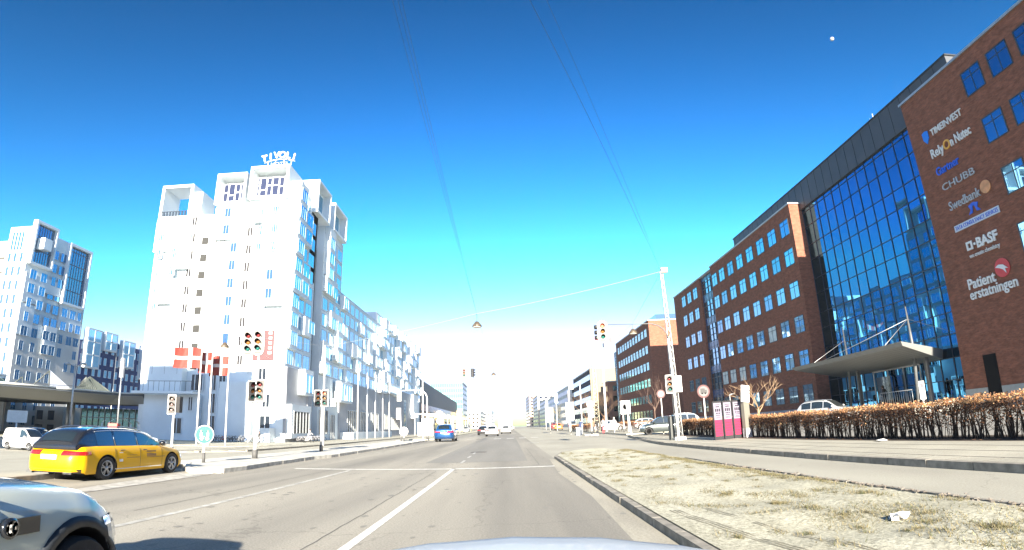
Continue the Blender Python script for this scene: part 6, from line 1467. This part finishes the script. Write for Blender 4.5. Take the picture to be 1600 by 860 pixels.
# ------------------------------------------------------------------ people
SKIN = mat('skin', (.50, .30, .22), .6)
def person(label, x, y, hd, coat, legs, hair=(.05, .03, .02), stride=.16, z=None, group='people by the crossing', arm=.1, lean=0.0, H=1.74):
    t = thing('person', label, 'person', (x, y, gz(x)+.005 if z is None else z), -R(hd), group)
    k = H/1.74
    J = {'pelvis': (0, 0, .93, .125), 'waist': (0, .01+lean*.3, 1.08, .115), 'chest': (0, .01+lean*.7, 1.28, .145), 'neckb': (0, lean, 1.44, .085), 'neck': (0, .01+lean, 1.51, .052), 'head': (0, .02+lean, 1.585, .075), 'crown': (0, .01+lean, 1.68, .075)}
    E = [('pelvis', 'waist'), ('waist', 'chest'), ('chest', 'neckb'), ('neckb', 'neck'), ('neck', 'head'), ('head', 'crown')]
    for s, n in ((1, 'r'), (-1, 'l')):
        st = stride*s
        J['hip'+n] = (.09*s, 0, .88, .095); J['knee'+n] = (.10*s, st*.6+.03, .48, .06); J['ank'+n] = (.10*s, st-(.05 if s < 0 else 0), .09, .042); J['toe'+n] = (.115*s, st+.14, .04, .036)
        J['sh'+n] = (.175*s, lean, 1.40, .062); J['elb'+n] = (.235*s, -st*.4+lean*.8, 1.14, .046); J['wr'+n] = (.235*s, -st*.7+arm+lean*.6, .91, .032); J['hand'+n] = (.23*s, -st*.8+arm+.03+lean*.5, .82, .030)
        E += [('pelvis', 'hip'+n), ('hip'+n, 'knee'+n), ('knee'+n, 'ank'+n), ('ank'+n, 'toe'+n), ('neckb', 'sh'+n), ('sh'+n, 'elb'+n), ('elb'+n, 'wr'+n), ('wr'+n, 'hand'+n)]
    ks = list(J); me = bpy.data.meshes.new('body'); me.from_pydata([tuple(c*k for c in J[q][:3]) for q in ks], [(ks.index(a), ks.index(e)) for a, e in E], [])
    o = bpy.data.objects.new('body', me); C.objects.link(o); m = o.modifiers.new('s', 'SKIN')
    for i, q in enumerate(ks): sv = me.skin_vertices[0].data[i]; sv.radius = (J[q][3]*k*(1.18 if q in ('chest', 'waist', 'pelvis') else 1), J[q][3]*k*.85)
    me.skin_vertices[0].data[0].use_root = True
    m2 = o.modifiers.new('u', 'SUBSURF'); m2.levels = 1; m2.render_levels = 1
    bpy.context.view_layer.update(); nm = bpy.data.meshes.new_from_object(o.evaluated_get(bpy.context.evaluated_depsgraph_get())); o.modifiers.clear(); o.data = nm; o.parent = t
    for c in (coat, legs, None): nm.materials.append(SKIN if c is None else mat('cloth %s' % (c,), c, .85))
    nm.materials.append(mat('shoe', (.02, .02, .02), .6))
    for p in nm.polygons:
        c = p.center/k; p.use_smooth = True
        p.material_index = 2 if c.z > 1.47 or (c.z < .86 and abs(c.x) > .19) else (0 if c.z > .84 or (abs(c.x) > .19 and c.z > .8) else (3 if c.z < .1 else 1))
    b = MB(); b.lathe([(0, .125), (.07, .11), (.098, .05), (.10, -.01), (.085, -.06), (.07, -.09)], 14, 'Z', (0, (.0+lean)*k, 1.635*k)); h = b.build('hair', mat('hair %s' % (hair,), hair, .8), t)
    b = MB(); b.lathe([(0, .02), (.014, .0), (.018, -.02), (0, -.03)], 8, 'Z', (0, (.115+lean)*k, 1.60*k)); b.build('nose', SKIN, t)
    return t
person('pedestrian in dark blue coat stooping at the left of the crossing group', 8.1, 66, 150, (.03, .05, .12), (.05, .05, .07), lean=.12)
person('pedestrian in black jacket in the middle of the crossing group', 9.2, 60.5, 170, (.02, .02, .02), (.03, .03, .04))
person('pedestrian in grey jacket and crimson trousers in the crossing group', 9.9, 60.9, 175, (.18, .17, .17), (.30, .03, .05))
person('pedestrian in pale coat at the right of the crossing group', 11.2, 61.5, 160, (.55, .52, .5), (.35, .36, .4), (.4, .35, .3))
person('pedestrian in brown jacket behind the crossing group', 9.6, 66.5, 190, (.2, .12, .08), (.06, .06, .08))
c1 = person('cyclist in white jacket riding before the hotel steps', -29.6, 83, 80, (.7, .7, .7), (.25, .25, .28), stride=.24, lean=.22, arm=.32, z=gz(-29.6)+.35, group='people before the hotel')
person('person in dark clothes standing by the hotel door', -37.9, 84.2, 200, (.02, .02, .025), (.02, .02, .03), stride=.05, group='people before the hotel')
person('person in grey clothes inside the canopy entrance', 31.9, 44.6, -60, (.04, .04, .05), (.03, .03, .03), z=.72, stride=.05, group='people at the office entrance')
person('person in dark suit by the canopy pier', 32.0, 40.2, -80, (.02, .02, .03), (.02, .02, .03), z=.72, stride=.1, group='people at the office entrance')
b = MB(); b.prism([(7.6, 58.5), (8.9, 57.8), (9.2, 60.5), (7.9, 61.5)], 0, .12); o = b.build('traffic_island', PAINT); o['kind'] = 'structure'
b = MB(); b.box(-.3, .3, -.25, .25, 0, .75); b.box(-.34, .34, -.29, .29, .75, .85); tag(b.build('grit_bin', METW, None, (7.6, 63.5, 0)), 'white bin at the feet of the stooping pedestrian', 'bin')

# ------------------------------------------------------------------ bicycles
def bicycle(label, x, y, hd, frame, z=None):
    t = thing('bicycle', label, 'bicycle', (x, y, (gz(x)+.06) if z is None else z), -R(hd), 'bicycles parked before the hotel')
    for yy in (-.52, .52):
        b = MB(); n = 22; ring = [(0, yy+.33*math.cos(2*PI*i/n), .34+.33*math.sin(2*PI*i/n)) for i in range(n+1)]; b.tube(ring, .034, 5, cap=False)
        for i in range(8): a = PI*2*i/8; b.tube([(0, yy, .34), (0, yy+.32*math.cos(a), .34+.32*math.sin(a))], .003, 3, cap=False)
        b.build('wheel', RUB, t, fixn=False)
    b = MB(); P = dict(r=(0, -.52, .34), b=(0, -.08, .30), s=(0, -.18, .85), h=(0, .36, .82), f=(0, .52, .34), g=(0, .34, .98))
    for a, e in (('r', 'b'), ('b', 's'), ('s', 'r'), ('b', 'h'), ('s', 'h'), ('h', 'f'), ('h', 'g')): b.tube([P[a], P[e]], .034, 5)
    b.build('frame', frame, t); b = MB(); b.tube([(-.28, .22, 1.0), (-.1, .34, 1.02), (.1, .34, 1.02), (.28, .22, 1.0)], .014, 5); b.build('handlebar', METG, t)
    b = MB(); b.box(-.07, .07, -.32, -.08, .87, .92); b.build('saddle', BLACK, t); return t
cols = [mat('bike red', (.55, .04, .03), .4), METW, BLACK, mat('bike grey', (.3, .3, .32), .4), mat('bike blue', (.05, .15, .4), .4)]
names = ['red', 'white', 'black', 'grey', 'blue']; w_ = ['first', 'second', 'third', 'fourth', 'fifth', 'sixth', 'seventh', 'eighth', 'ninth', 'tenth', 'eleventh', 'twelfth', 'thirteenth', 'fourteenth', 'fifteenth', 'sixteenth', 'seventeenth', 'eighteenth']
seq = [0, 1, 0, 2, 1, 3, 1, 0, 1, 3, 2, 1, 1, 3, 4, 1, 2, 3]
for i, c in enumerate(seq): bicycle('%s parked bicycle in the rack before the hotel, %s from the flagpoles' % (names[c], w_[i]), -47.5+i*.56, 83.6+.1*(i % 3), 12+6*(i % 4)-8, cols[c])
cb = bicycle('white bicycle ridden before the hotel steps', -29.6, 83, 80, METW, gz(-29.6)+.06); cb['group'] = ''; del cb['group']
for i in range(8): bicycle('grey bicycle leaning by the hotel street wall, %s from the corner' % w_[i], -33.6, 90+i*1.6, 80+8*(i % 3), cols[3])

# ------------------------------------------------------------------ moon
b = MB(); b.lathe([(0, -8)]+[(8*math.cos(R(a)), 8*math.sin(R(a))) for a in range(-80, 81, 10)]+[(0, 8)], 32)
dm = 2600; az, el = R(37.98), R(32.8)
tag(b.build('moon', mat('moon rock', (.5, .5, .5), .9, noise=.3, nscale=.12), None, (dm*math.sin(az)*math.cos(el), dm*math.cos(az)*math.cos(el), dm*math.sin(el))), 'small half lit moon in the blue sky over the brick offices', 'moon')

# ------------------------------------------------------------------ haze
HAZE = 0.00013
if HAZE:
    b = MB(); b.box(-420, 420, -160, 1500, -6, 54); hz_ = b.build('haze', None) if False else None
    me = bpy.data.meshes.new('haze'); me.from_pydata(b.v, [], b.f); o = bpy.data.objects.new('haze', me); C.objects.link(o); o['kind'] = 'stuff'
    m = bpy.data.materials.new('haze'); m.use_nodes = True; n = m.node_tree; n.nodes.remove(n.nodes['Principled BSDF']); v = n.nodes.new('ShaderNodeVolumePrincipled'); v.inputs['Color'].default_value = (.80, .92, 1, 1); v.inputs['Density'].default_value = HAZE; v.inputs['Anisotropy'].default_value = .0
    n.links.new(v.outputs[0], n.nodes['Material Output'].inputs['Volume']); me.materials.append(m)
# window prototypes served only as sources of copies
for o in list(C.objects):
    if o.parent is None and o.type == 'MESH' and o.name.split('.')[0] == 'window': bpy.data.objects.remove(o)
